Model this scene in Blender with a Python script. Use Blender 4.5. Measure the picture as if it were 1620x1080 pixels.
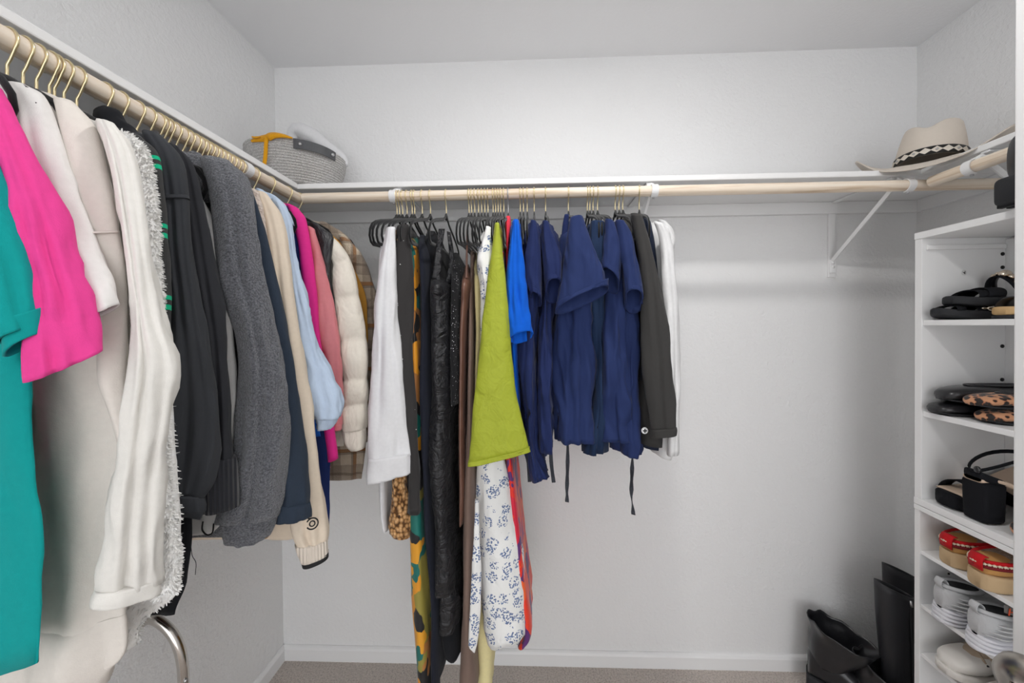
import bpy, bmesh, math, random
import numpy as np
from mathutils import Vector, Matrix, noise

for o in list(bpy.data.objects):
    bpy.data.objects.remove(o)
C = bpy.context.scene.collection
PI = math.pi

# ------------------------------------------------------------------ camera
F, YAW, PITCH, ROLL, CX, CY, CH = 575.0, -0.0332, -0.0101, -0.0093, 823.5, 520.9, 1.3744
W_IMG, H_IMG = 1620.0, 1080.0
_fw = Vector((math.sin(YAW) * math.cos(PITCH), math.cos(YAW) * math.cos(PITCH), math.sin(PITCH)))
_r0 = Vector((math.cos(YAW), -math.sin(YAW), 0))
_u0 = _r0.cross(_fw)
_rt = _r0 * math.cos(ROLL) + _u0 * math.sin(ROLL)
_up = -_r0 * math.sin(ROLL) + _u0 * math.cos(ROLL)
CAM = Vector((0, 0, CH))
cam = bpy.data.cameras.new('camera')
camo = bpy.data.objects.new('camera', cam)
C.objects.link(camo)
camo.matrix_world = Matrix(((_rt.x, _up.x, -_fw.x, 0), (_rt.y, _up.y, -_fw.y, 0), (_rt.z, _up.z, -_fw.z, CH), (0, 0, 0, 1)))
cam.sensor_width = 36
cam.lens = F * 36 / W_IMG
cam.shift_x = (W_IMG / 2 - CX) / W_IMG
cam.shift_y = (CY - H_IMG / 2) / W_IMG
cam.clip_start = 0.02
bpy.context.scene.camera = camo

# ------------------------------------------------------------------ world, light, exposure
sc = bpy.context.scene
sc.view_settings.view_transform = 'Standard'
sc.view_settings.look = 'None'
sc.view_settings.gamma = 1
sc.view_settings.use_curve_mapping = False
sc.view_settings.exposure = -0.38
world = bpy.data.worlds.new('World')
sc.world = world
world.use_nodes = True
world.node_tree.nodes['Background'].inputs[0].default_value = (0.97, 0.98, 1.0, 1)
world.node_tree.nodes['Background'].inputs[1].default_value = 3.2
ll = bpy.data.lights.new('ceiling_bulb', 'AREA')   # flush ceiling lamp, shining down
ll.shape = 'DISK'
ll.size = 0.11
ll.energy = 10.0
ll.color = (1.0, 0.985, 0.965)
lo = bpy.data.objects.new('ceiling_bulb', ll)
lo.location = (0.2, 0.56, 2.42)
C.objects.link(lo)

# room dimensions
D, L, R, HT, ZS, SD = 1.468, 1.049, 1.4976, 2.44, 1.862, 0.26
ROD_Z, ROD_R, ROD_Y, ROD_X, ROD_XR = 1.799, 0.0165, 1.175, -0.765, 1.212


def ray(x, y):
    return (_fw + _rt * ((x - CX) / F) + _up * ((CY - y) / F))


def PY(x, y, Y):
    d = ray(x, y)
    return CAM + d * (Y / d.y)


def PX(x, y, X):
    d = ray(x, y)
    return CAM + d * (X / d.x)


def PZ(x, y, Z):
    d = ray(x, y)
    return CAM + d * ((Z - CH) / d.z)


# ------------------------------------------------------------------ colour and materials
def lin(c):
    r = []
    for v in c:
        v = v / 255.0
        r.append(v / 12.92 if v <= 0.04045 else ((v + 0.055) / 1.055) ** 2.4)
    return (r[0], r[1], r[2], 1.0)


class NT:
    def __init__(s, name):
        s.m = bpy.data.materials.new(name)
        s.m.use_nodes = True
        s.t = s.m.node_tree
        s.b = s.t.nodes['Principled BSDF']

    def n(s, typ, **kw):
        nd = s.t.nodes.new(typ)
        for k, v in kw.items():
            if k.startswith('i_'):
                key = k[2:].replace('_', ' ')
                nd.inputs[key].default_value = v
            else:
                setattr(nd, k, v)
        return nd

    def l(s, a, b):
        s.t.links.new(a, b)

    def coord(s, scale=(1, 1, 1), rot=(0, 0, 0)):
        tc = s.n('ShaderNodeTexCoord')
        mp = s.n('ShaderNodeMapping')
        mp.inputs['Scale'].default_value = scale
        mp.inputs['Rotation'].default_value = rot
        s.l(tc.outputs['Object'], mp.inputs['Vector'])
        return mp.outputs['Vector']

    def noise(s, vec, scale, detail=3, rough=0.5, dist=0.0):
        nd = s.n('ShaderNodeTexNoise')
        nd.inputs['Scale'].default_value = scale
        nd.inputs['Detail'].default_value = detail
        nd.inputs['Roughness'].default_value = rough
        nd.inputs['Distortion'].default_value = dist
        if vec is not None:
            s.l(vec, nd.inputs['Vector'])
        return nd.outputs['Fac']

    def ramp(s, fac, stops, const=False):
        nd = s.n('ShaderNodeValToRGB')
        cr = nd.color_ramp
        cr.interpolation = 'CONSTANT' if const else 'LINEAR'
        while len(cr.elements) > 1:
            cr.elements.remove(cr.elements[-1])
        cr.elements[0].position = stops[0][0]
        cr.elements[0].color = stops[0][1]
        for p, c in stops[1:]:
            e = cr.elements.new(p)
            e.color = c
        s.l(fac, nd.inputs['Fac'])
        return nd.outputs['Color']

    def mix(s, fac, a, b, mode='MIX'):
        nd = s.n('ShaderNodeMix')
        nd.data_type = 'RGBA'
        nd.blend_type = mode
        for sock, v in ((nd.inputs[0], fac), (nd.inputs[6], a), (nd.inputs[7], b)):
            if hasattr(v, 'links'):
                s.l(v, sock)
            else:
                sock.default_value = v
        return nd.outputs[2]

    def math(s, op, a, b=0.0):
        nd = s.n('ShaderNodeMath')
        nd.operation = op
        for sock, v in ((nd.inputs[0], a), (nd.inputs[1], b)):
            if hasattr(v, 'links'):
                s.l(v, sock)
            else:
                sock.default_value = v
        return nd.outputs[0]

    def bump(s, h, strength, dist=0.002, prev=None):
        nd = s.n('ShaderNodeBump')
        nd.inputs['Strength'].default_value = strength
        nd.inputs['Distance'].default_value = dist
        s.l(h, nd.inputs['Height'])
        if prev is not None:
            s.l(prev, nd.inputs['Normal'])
        return nd.outputs['Normal']

    def set(s, col=None, rough=None, metal=None, normal=None, sheen=None, spec=None, coat=None):
        for key, v in (('Base Color', col), ('Roughness', rough), ('Metallic', metal), ('Normal', normal),
                       ('Sheen Weight', sheen), ('Specular IOR Level', spec), ('Coat Weight', coat)):
            if v is None:
                continue
            if hasattr(v, 'links'):
                s.l(v, s.b.inputs[key])
            else:
                s.b.inputs[key].default_value = v
        return s.m


def plain(name, rgb, rough=0.5, metal=0.0, spec=0.5, coat=0.0, grain=0.0, gs=200):
    t = NT(name)
    nrm = None
    if grain:
        nrm = t.bump(t.noise(t.coord(), gs, 2), grain, 0.002)
    return t.set(lin(rgb), rough, metal, nrm, spec=spec, coat=coat)


def fabric(name, rgb, rough=0.9, weave=900, ws=0.25, wrinkle=0.35, wscale=9, var=0.06, sheen=0.05, wr_stretch=(1, 1, 0.5), spec=0.2):
    """cloth: fine weave relief, soft wrinkles, slight tone variation of the dye"""
    t = NT(name)
    v = t.coord()
    c = lin(rgb)
    col = t.mix(t.noise(v, 130, 3), (c[0] * (1 - var), c[1] * (1 - var), c[2] * (1 - var), 1), (min(1, c[0] * (1 + var)), min(1, c[1] * (1 + var)), min(1, c[2] * (1 + var)), 1))
    wv = t.coord(wr_stretch)
    n1 = t.bump(t.noise(wv, wscale, 3, 0.55, 0.6), wrinkle, 0.02)
    n2 = t.bump(t.noise(v, weave, 1), ws, 0.001, n1)
    return t.set(col, rough, 0, n2, sheen, spec)


M = {}
# painted surfaces
def wall_mat(name, rgb, sc_=75, st=0.8, dist=0.004):
    t = NT(name)
    v = t.coord()
    n = t.bump(t.noise(v, sc_, 4, 0.6, 0.3), st, dist)
    return t.set(lin(rgb), 0.75, 0, n, spec=0.25)


M['wall'] = wall_mat('wall_paint', (238, 238, 238))
M['ceiling'] = wall_mat('ceiling_paint', (238, 238, 239), 110, 0.25)
M['trim'] = plain('trim_paint', (240, 240, 240), 0.4, 0, 0.4)
M['white_board'] = plain('white_board', (243, 243, 243), 0.35, 0, 0.4)
M['white_metal'] = plain('white_metal', (242, 242, 242), 0.3, 0, 0.5)


def carpet_mat():
    t = NT('carpet')
    v = t.coord()
    n1 = t.noise(v, 160, 3, 0.7)
    n2 = t.noise(v, 9, 2)
    col = t.ramp(n1, [(0.28, lin((164, 152, 143))), (0.5, lin((222, 210, 200))), (0.72, lin((246, 236, 228)))])
    col = t.mix(t.math('MULTIPLY', n2, 0.35), col, lin((212, 202, 195)))
    return t.set(col, 1.0, 0, t.bump(n1, 0.9, 0.012), 0.3, 0.1)


M['carpet'] = carpet_mat()


def wood_mat(name, axis):
    t = NT(name)
    s = [55, 55, 55]
    s[axis] = 1.6
    v = t.coord(tuple(s))
    n = t.noise(v, 1.0, 4, 0.6, 0.8)
    s2 = [26, 26, 26]
    s2[axis] = 2.2
    n2 = t.noise(t.coord(tuple(s2)), 1.0, 2, 0.5, 0.4)
    col = t.ramp(n, [(0.3, lin((206, 180, 148))), (0.48, lin((240, 224, 204))), (0.7, lin((248, 237, 222)))])
    col = t.mix(t.ramp(n2, [(0.66, (0, 0, 0, 1)), (0.78, (1, 1, 1, 1))]), col, lin((176, 132, 88)))
    return t.set(col, 0.45, 0, t.bump(n, 0.15, 0.001), spec=0.35)


M['wood_x'] = wood_mat('pine_rod_x', 0)
M['wood_y'] = wood_mat('pine_rod_y', 1)
M['gold'] = plain('gold_wire', (238, 222, 180), 0.3, 1.0)
M['chrome'] = plain('chrome', (205, 200, 194), 0.14, 1.0)
M['nickel'] = plain('satin_nickel', (170, 164, 156), 0.3, 1.0)
M['steel'] = plain('steel', (200, 200, 202), 0.3, 1.0)
M['velvet'] = fabric('black_velvet', (17, 17, 19), 0.95, 1500, 0.2, 0.0, sheen=0.25)
M['red_plastic'] = plain('red_plastic', (214, 40, 50), 0.4)

# ------------------------------------------------------------------ mesh helpers
def mesh(name, verts, faces, mat, parent=None, smooth=True, org=None, solid=0.0, offset=-1.0):
    me = bpy.data.meshes.new(name)
    if org is None and parent is not None:
        org = parent.location
    if org is not None:
        ox, oy, oz = org
        verts = [(v[0] - ox, v[1] - oy, v[2] - oz) for v in verts]
    me.from_pydata([tuple(v) for v in verts], [], faces)
    me.update()
    if smooth:
        me.polygons.foreach_set('use_smooth', [True] * len(me.polygons))
    me.materials.append(mat)
    ob = bpy.data.objects.new(name, me)
    C.objects.link(ob)
    if parent is not None:
        ob.parent = parent
    elif org is not None:
        ob.location = org
    if solid:
        md = ob.modifiers.new('thickness', 'SOLIDIFY')
        md.thickness = solid
        md.offset = offset
    return ob


def tag(o, label=None, cat=None, group=None, kind=None):
    if label:
        o['label'] = label
    if cat:
        o['category'] = cat
    if group:
        o['group'] = group
    if kind:
        o['kind'] = kind
    return o


def thing(name, loc, label, cat, group=None, rot=(0, 0, 0)):
    o = bpy.data.objects.new(name, None)
    o.empty_display_size = 0.05
    C.objects.link(o)
    o.location = loc
    o.rotation_euler = rot
    return tag(o, label, cat, group)


def box(x0, x1, y0, y1, z0, z1):
    v = [(x0, y0, z0), (x1, y0, z0), (x1, y1, z0), (x0, y1, z0), (x0, y0, z1), (x1, y0, z1), (x1, y1, z1), (x0, y1, z1)]
    f = [(0, 3, 2, 1), (4, 5, 6, 7), (0, 1, 5, 4), (1, 2, 6, 5), (2, 3, 7, 6), (3, 0, 4, 7)]
    return v, f


def boxes(lst):
    V, Fc = [], []
    for b in lst:
        v, f = box(*b)
        n = len(V)
        V += v
        Fc += [tuple(i + n for i in q) for q in f]
    return V, Fc


def bevel(o, w=0.002, seg=2):
    md = o.modifiers.new('bevel', 'BEVEL')
    md.width = w
    md.segments = seg
    md.limit_method = 'ANGLE'
    return o


def bmesh_box(name, b, mat, parent=None, bev=0.0015, org=None):
    v, f = box(*b)
    o = mesh(name, v, f, mat, parent, False, org)
    if bev:
        bevel(o, bev)
    return o


def sweep(path, rad, n=12, closed=False, flat=None, cap=True):
    """tube along a list of points; rad number or list; flat=(a,b) scales along the two frame axes"""
    P = [Vector(p) for p in path]
    m = len(P)
    rad = [rad] * m if not hasattr(rad, '__len__') else list(rad)
    V, Fc = [], []
    prev = None
    for i in range(m):
        if closed:
            t = P[(i + 1) % m] - P[i - 1]
        else:
            t = P[min(i + 1, m - 1)] - P[max(i - 1, 0)]
        t.normalize()
        if prev is None:
            a = Vector((0, 0, 1)) if abs(t.z) < 0.9 else Vector((0, 1, 0))
            nx = t.cross(a).normalized()
        else:
            nx = (prev - t * prev.dot(t)).normalized()
        prev = nx
        ny = t.cross(nx)
        fa, fb = flat if flat else (1, 1)
        for k in range(n):
            a = 2 * PI * k / n
            V.append(P[i] + nx * (math.cos(a) * rad[i] * fa) + ny * (math.sin(a) * rad[i] * fb))
    for i in range(m if closed else m - 1):
        j = (i + 1) % m
        for k in range(n):
            q = (k + 1) % n
            Fc.append((i * n + k, i * n + q, j * n + q, j * n + k))
    if cap and not closed:
        Fc.append(tuple(range(n))[::-1])
        Fc.append(tuple((m - 1) * n + k for k in range(n)))
    return V, Fc


def catmull(rows, per):
    R_ = [np.array(r, float) for r in rows]
    out = []
    m = len(R_)
    for i in range(m - 1):
        p0, p1, p2, p3 = R_[max(i - 1, 0)], R_[i], R_[i + 1], R_[min(i + 2, m - 1)]
        for k in range(per):
            t = k / per
            m1 = (p2 - p0) * 0.5 if i > 0 else (p2 - p1)
            m2 = (p3 - p1) * 0.5 if i < m - 2 else (p2 - p1)
            t2, t3 = t * t, t * t * t
            out.append((2 * t3 - 3 * t2 + 1) * p1 + (t3 - 2 * t2 + t) * m1 + (-2 * t3 + 3 * t2) * p2 + (t3 - t2) * m2)
    out.append(R_[-1])
    return out


def loft(loops, mat, name, parent, capa=True, capb=True, solid=0.0, smooth=True, closed_u=True):
    n = len(loops[0])
    V = [p for lp in loops for p in lp]
    Fc = []
    for i in range(len(loops) - 1):
        for k in range(n if closed_u else n - 1):
            q = (k + 1) % n
            Fc.append((i * n + k, i * n + q, (i + 1) * n + q, (i + 1) * n + k))
    if capa:
        Fc.append(tuple(range(n))[::-1])
    if capb:
        Fc.append(tuple((len(loops) - 1) * n + k for k in range(n)))
    return mesh(name, V, Fc, mat, parent, smooth, solid=solid)


# ------------------------------------------------------------------ garment builder
def cloth(name, parent, mat, kind, rows, Y=None, hd=0.02, A=0.004, f=16.0, seed=0.0, n=40, per=None, back=None, tilt=0.0, open_end=True, fine=0.0, tap=0.55, vs=0.22, solid=0.0022, rag=0.0, drop=0.0, drop0=0.0, cr=()):
    """cloth tube lofted through cross-sections.
    'face'  rows (xl,yl,xr,yr[,hd]): a sleeve or leg, section across the line of sight at depth Y
    'deep'  rows (xl,yl,xr,yr,Yfront,Yback): body on the far rod, its shoulders one behind the other
    'wide'  rows (y,xr[,hd]): body on the side rod, mirrored about that rod, at depth Y"""
    per = per or max(4, int(44 / max(1, len(rows) - 1)))
    rows = catmull(rows, per)
    loops = []
    m = len(rows)
    for i, r in enumerate(rows):
        s = i / (m - 1)
        lp = []
        if kind == 'face':
            Yc = Y if not callable(Y) else Y(s)
            h = r[4] if len(r) > 4 else hd
            mx, my = (r[0] + r[2]) / 2, (r[1] + r[3]) / 2
            c = PY(mx, my, Yc)
            vd = Vector((c.x, c.y, 0)).normalized()
            pts = []
            for (x, y) in ((r[0], r[1]), (r[2], r[3])):
                d = ray(x, y)
                k = (c - CAM).dot(vd) / d.dot(vd)
                pts.append(CAM + d * k)
            a, b = pts
            mid = (a + b) / 2
            ax = (b - a) / 2
            for k in range(n):
                th = 2 * PI * k / n
                cx, sx = math.cos(th), math.sin(th)
                u = math.copysign(abs(cx) ** 0.8, cx)
                w = math.copysign(abs(sx) ** 0.8, sx)
                p = mid + ax * u + vd * (w * h)
                p.z -= tilt * s ** 3 * (w + 1) / 2
                if sx < 0.1:
                    for (u0, u1, dep, wd) in cr:
                        g = (u - (u0 + (u1 - u0) * s)) / wd
                        p += vd * (0.62 * dep * min(1.0, 0.15 + 1.4 * s) * (0.6 + 0.8 * abs(noise.noise(Vector((seed, s * 3.1, u0 * 9))))) * (math.exp(-g * g) - 0.22 * math.exp(-(abs(g) - 2.4) ** 2)))
                lp.append((p, (ax.normalized() * cx + vd * sx)))
        elif kind == 'wide':
            h = r[2] if len(r) > 2 else hd
            b = PY(r[1], r[0], Y)
            xl = max(2 * ROD_X - b.x, -L + 0.012)
            a = Vector((xl, Y, b.z))
            if b.x < ROD_X + 0.03:
                b.x = ROD_X + 0.03
                a.x = ROD_X - 0.03
            mid = (a + b) / 2
            ax = (b - a) / 2
            for k in range(n):
                th = 2 * PI * k / n
                cx, sx = math.cos(th), math.sin(th)
                u = math.copysign(abs(cx) ** 0.6, cx)
                w = math.copysign(abs(sx) ** 0.9, sx)
                p = mid + ax * u + Vector((0, w * h, -(drop0 + drop * s * s) * (1 - u) / 2))
                lp.append((p, Vector((cx * 0.3, sx, 0)).normalized()))
        else:
            Yf, Yb = r[4], r[5]
            yr_ = Yf + 0.12 * (Yb - Yf)
            a, b = PY(r[0], r[1], yr_), PY(r[2], r[3], yr_)
            mid = (a + b) / 2
            ax = (b - a) / 2
            # points run from the front centre along the right side to the back and return
            for k in range(n):
                th = 2 * PI * k / n
                q = (1 - math.cos(th)) / 2
                e = 0.14
                w = math.sqrt(max(0.0, 1 - (1 - min(q / e, 1)) ** 2))
                w *= 1 - (1 - tap) * max(0, q - e) / (1 - e)
                if q > 0.94:
                    w *= math.sqrt(max(0.0, 1 - ((q - 0.94) / 0.06) ** 2))
                sg = 1 if math.sin(th) >= 0 else -1
                p = Vector((mid.x + ax.x * w * sg, Yf + (Yb - Yf) * q, mid.z + ax.z * w * sg))
                p.z -= tilt * s ** 3 * q
                if q < 0.3:
                    for (u0, u1, dep, wd) in cr:
                        g = (w * sg - (u0 + (u1 - u0) * s)) / wd
                        p.y += 0.7 * dep * min(1.0, ax.length / 0.06) ** 2 * min(1.0, 0.1 + 1.3 * s) * (math.exp(-g * g) - 0.2 * math.exp(-(abs(g) - 2.4) ** 2))
                nn = Vector((sg * (0.9 if q > 0.1 else 0.4), -1 if q < 0.08 else 0, 0)).normalized()
                lp.append((p, nn))
        out = []
        amp = 1.7 * A * min(1.0, 0.35 + s * 1.2)
        for p, nn in lp:
            d = amp * noise.noise(Vector((p.x * f + seed, p.y * f, p.z * f * vs + seed * 1.7)))
            d += 1.1 * amp * (0.25 - abs(noise.noise(Vector((p.x * f * 1.9 + seed * 3, p.y * f * 1.9, p.z * f * vs * 1.6 + seed)))))
            d += 0.3 * amp * noise.noise(Vector((p.x * f * 3.3, p.y * f * 3.3 + seed, p.z * f * vs * 6)))
            if fine:
                d += fine * noise.noise(Vector((p.x * 120 + seed, p.y * 120, p.z * 110)))
            q = p + nn * d
            if rag and i == m - 1:
                q.z += rag * noise.noise(Vector((p.x * 40, p.y * 40, seed)))
            out.append(q)
        loops.append(out)
    V = [p for lp in loops for p in lp]
    Fc = []
    for i in range(m - 1):
        for k in range(n):
            q = (k + 1) % n
            Fc.append((i * n + k, (i + 1) * n + k, (i + 1) * n + q, i * n + q))
    c0 = sum((Vector(p) for p in loops[0]), Vector()) / n
    V.append(c0)
    ci = len(V) - 1
    for k in range(n):
        Fc.append((ci, k, (k + 1) % n))
    if not open_end:
        c1 = sum((Vector(p) for p in loops[-1]), Vector()) / n
        V.append(c1)
        cj = len(V) - 1
        for k in range(n):
            Fc.append((cj, (m - 1) * n + (k + 1) % n, (m - 1) * n + k))
    return mesh(name, V, Fc, mat, parent, True, solid=solid if open_end else 0.0)


def G(name, label, cat, parts, group=None, extra=None):
    """garment = Empty at its hem + cloth parts"""
    obs = []
    for p in parts:
        pn, kind, mat, rows = p[:4]
        kw = dict(p[4]) if len(p) > 4 else {}
        kw.setdefault('seed', random.random() * 40)
        obs.append(cloth(pn, None, M[mat] if isinstance(mat, str) else mat, kind, rows, **kw))
    co = np.concatenate([np.array([v.co[:] for v in o.data.vertices]) for o in obs])
    base = Vector((float(co[:, 0].mean()), float(co[:, 1].mean()), float(co[:, 2].min())))
    t = thing(name, base, label, cat, group)
    last = {}
    for p, o in zip(parts, obs):
        o.data.transform(Matrix.Translation(-base))
        host = t
        if p[0] in ('cuff', 'sleeve_cuff', 'sleeve_hem', 'sleeve_band', 'shoulder_seam', 'hem') and 'sleeve' in last:
            host = last['sleeve']
        elif p[0] == 'hem_band' and 'body' in last:
            host = last['body']
        elif p[0] == 'cuff_edge':
            host = last['sleeve']
        o.parent = host
        last[p[0]] = o
    return t


def tufts(ob, count, ln, w, mat, zmin=-9, seed=3):
    """short pile standing off a fluffy cloth part, joined into one part of that thing"""
    rng = random.Random(seed)
    me = ob.data
    polys = [p for p in me.polygons if len(p.vertices) == 4]
    V, Fc = [], []
    for _ in range(count):
        p = polys[rng.randrange(len(polys))]
        vs = [me.vertices[i].co for i in p.vertices]
        a, b = rng.random(), rng.random()
        c = vs[0].lerp(vs[1], a).lerp(vs[3].lerp(vs[2], a), b)
        nrm = p.normal
        s_ = Vector((rng.uniform(-1, 1), rng.uniform(-1, 1), rng.uniform(-1, 1)))
        d = (nrm + s_ * 0.7 + Vector((0, 0, -0.5))).normalized() * ln * rng.uniform(0.6, 1.2)
        t_ = d.cross(s_).normalized() * w
        n0 = len(V)
        V += [c - t_ - nrm * 0.001, c + t_ - nrm * 0.001, c + d + t_ * 0.3, c + d - t_ * 0.3]
        Fc.append((n0, n0 + 1, n0 + 2, n0 + 3))
    o = mesh('pile', V, Fc, mat, None, True)
    o.parent = ob
    o['kind'] = 'stuff'
    return o


random.seed(7)

# ------------------------------------------------------------------ room shell
def struct(name, b, mat, parent=None):
    v, f = box(*b)
    o = mesh(name, v, f, mat, parent, False)
    if parent is None:
        o['kind'] = 'structure'
    return o


YB0 = -2.2
struct('floor', (-L - 0.1, R + 0.1, YB0, D + 0.1, -0.08, 0.0), M['carpet'])
struct('ceiling', (-L - 0.1, R + 0.1, YB0, D + 0.1, HT, HT + 0.08), M['ceiling'])
struct('wall_back', (-L - 0.1, R + 0.1, D, D + 0.1, 0, HT), M['wall'])
struct('wall_left', (-L - 0.1, -L, YB0, D, 0, HT), M['wall'])
struct('wall_right', (R, R + 0.1, YB0, D, 0, HT), M['wall'])


def baseboard(name, prof_to_world, length):
    prof = [(0, 0), (0.014, 0), (0.014, 0.046), (0.010, 0.054), (0.004, 0.0585), (0, 0.0585)]
    V = [prof_to_world(t, a, b) for t in (0, length) for a, b in prof]
    n = len(prof)
    Fc = [(k, (k + 1) % n, n + (k + 1) % n, n + k) for k in range(n)] + [tuple(range(n))[::-1], tuple(range(n, 2 * n))]
    o = mesh(name, V, Fc, M['trim'], None, False)
    o['kind'] = 'structure'


baseboard('baseboard_back', lambda t, a, b: (-L + t, D - a, b), L + R)
baseboard('baseboard_left', lambda t, a, b: (-L + a, YB0 + t, b), D - YB0)
baseboard('baseboard_right', lambda t, a, b: (R - a, YB0 + t, b), D - YB0)
# cleats under the shelves
T = 0.019
for nm, b in (('trim_1', (-L, R, D - 0.018, D, ZS - T - 0.045, ZS - T)), ('trim_2', (-L, -L + 0.018, YB0, D - 0.018, ZS - T - 0.045, ZS - T)),
              ('trim_3', (R - 0.018, R, YB0, D - 0.018, ZS - T - 0.045, ZS - T))):
    o = struct(nm, b, M['trim'])
    bevel(o, 0.002)

# shelves: one board per wall
for lab, b in (('long white shelf board with basket and hat on it, above dresses and navy tops', (-L, R, D - SD, D, ZS - T, ZS)),
               ('white shelf board above the sweatshirts and jackets', (-L, -L + SD, YB0, D - SD, ZS - T, ZS)),
               ('short white shelf board above the shoe cabinet', (R - 0.255, R, -0.2, D - SD, ZS - T, ZS))):
    v, f = box(*b)
    o = mesh('shelf_board', v, f, M['white_board'], None, False, (b[0], b[2], b[4]))
    bevel(o, 0.003, 2)
    tag(o, lab, 'shelf')

# rods
def rod(path, mat, label):
    v, f = sweep(path, ROD_R, 28)
    o = mesh('closet_rod', v, f, mat, None, True, path[0])
    md = o.modifiers.new('edge', 'EDGE_SPLIT')
    tag(o, label, 'rod')


nseg = 12
rod([(ROD_X + 0.018 + (R - 0.001 - ROD_X - 0.018) * k / nseg, ROD_Y, ROD_Z) for k in range(nseg + 1)], M['wood_x'], 'long pine closet rod carrying dresses and navy tops')
rod([(ROD_X, YB0 + (ROD_Y + 0.015 - YB0) * k / nseg, ROD_Z) for k in range(nseg + 1)], M['wood_y'], 'pine closet rod crowded with gold hooks and sweatshirts')
rod([(ROD_XR, -0.1 + (ROD_Y - 0.030 + 0.1) * k / nseg, ROD_Z) for k in range(nseg + 1)], M['wood_y'], 'short pine closet rod butting against the long rod by hat')


def bracket(origin, out, label, rod_d, flip=1, half=True):
    """shelf and rod bracket: wall plate, top arm, strut, rod hook; out = unit vector away from the wall"""
    ox, oy, oz = origin
    o = Vector(out)
    s = Vector((-o.y, o.x, 0)) * flip
    t = thing('rod_bracket', (ox, oy, oz - 0.29), label, 'bracket')

    def W(a, b, c):
        return Vector((ox, oy, oz)) + o * a + s * b + Vector((0, 0, c))

    def bx(name, a0, a1, b0, b1, c0, c1, par=t):
        v = [W(a, b, c) for c in (c0, c1) for a, b in ((a0, b0), (a1, b0), (a1, b1), (a0, b1))]
        f = [(0, 3, 2, 1), (4, 5, 6, 7), (0, 1, 5, 4), (1, 2, 6, 5), (2, 3, 7, 6), (3, 0, 4, 7)]
        ob = mesh(name, v, f, M['white_metal'], par, False, t.location)
        bevel(ob, 0.001, 1)
        return ob
    bx('wall_plate', 0.0, 0.008, -0.013, 0.013, -0.29, 0.0)
    # foot plate where the strut is riveted
    bx('foot_plate', 0.008, 0.013, -0.011, 0.011, -0.275, -0.222)
    for c in (-0.25, -0.235):
        v, f = sweep([W(0.0125, 0, c), W(0.0155, 0, c)], 0.0055, 12)
        mesh('rivet', v, f, M['white_metal'], t, True, t.location)
    bx('top_arm', 0.0, 0.252, -0.010, 0.010, -0.006, 0.0)
    # diagonal strut, a flat folded channel
    p0, p1 = W(0.010, 0, -0.225), W(rod_d - 0.02, 0, -0.012)
    v, f = sweep([p0, p0.lerp(p1, 0.5), p1], 0.0095, 4, flat=(1.0, 0.6))
    mesh('strut', v, f, M['white_metal'], t, False, t.location)
    # rod hook: curved strap round the front of the rod
    loops = []
    for k in range(15):
        a = math.radians(115 - k * 15)
        for_r = []
        for rr, bb in ((ROD_R + 0.0012, -0.0105), (ROD_R + 0.0040, -0.0105), (ROD_R + 0.0040, 0.0105), (ROD_R + 0.0012, 0.0105)):
            for_r.append(W(rod_d + math.cos(a) * rr, bb, (ROD_Z - oz) + math.sin(a) * rr))
        loops.append(for_r)
    V = [p for lp in loops for p in lp]
    Fc = []
    for i in range(14):
        for k in range(4):
            q = (k + 1) % 4
            Fc.append((i * 4 + k, i * 4 + q, (i + 1) * 4 + q, (i + 1) * 4 + k))
    Fc += [(3, 2, 1, 0), (56, 57, 58, 59)]
    mesh('rod_hook', V, Fc, M['white_metal'], t, False, t.location)
    bx('hook_tab', rod_d - 0.058, rod_d + 0.004, 0.0, 0.022, ROD_Z - oz + ROD_R * 0.75, ROD_Z - oz + ROD_R + 0.006)
    v, f = sweep([W(rod_d, 0, ROD_Z - oz - ROD_R - 0.003), W(rod_d, 0, ROD_Z - oz - ROD_R - 0.008)], 0.004, 10)
    mesh('screw', v, f, M['steel'], t, True, t.location)
    return t


zb = ZS - T - 0.0005
bracket((-0.448, D, zb), (0, -1, 0), 'white rod bracket beside the white blouse', D - ROD_Y, 1)
bracket((0.389, D, zb), (0, -1, 0), 'white rod bracket above the white hoodie', D - ROD_Y, -1)
bracket((1.170, D, zb), (0, -1, 0), 'white rod bracket with bare strut below the hat', D - ROD_Y, 1)
bracket((-L, 0.950, zb), (1, 0, 0), 'white rod bracket above the beige jacket', ROD_X + L, 1)
bracket((R, 1.045, zb), (-1, 0, 0), 'white rod bracket on the short rod near the hat', R - ROD_XR, 1)

# ------------------------------------------------------------------ shoe cabinets along the side wall
CXF, CYF = 1.170, 1.153     # open front and far side
def cabinet(label, z0, z1, shelves, tk, y0=0.52, bev=0.0012):
    t = thing('shoe_cabinet', ((CXF + 1.432) / 2, (y0 + CYF) / 2, z0), label, 'cabinet')
    xb = 1.432
    def pb(name, b):
        return bmesh_box(name, b, M['white_board'], t, bev)
    pb('side_panel', (CXF, xb, CYF - tk, CYF, z0 + tk, z1 - tk))
    pb('side_panel', (CXF, xb, y0, y0 + tk, z0 + tk, z1 - tk))
    pb('top_panel', (CXF - 0.002, xb, y0, CYF, z1 - tk, z1))
    pb('bottom_panel', (CXF - 0.002, xb, y0, CYF, z0, z0 + tk))
    pb('back_panel', (xb - 0.006, xb, y0 + tk, CYF - tk, z0 + tk, z1 - tk))
    for z in shelves:
        pb('shelf', (CXF + 0.004, xb - 0.006, y0 + tk, CYF - tk, z - tk * 0.8, z))
    return t, xb


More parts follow.
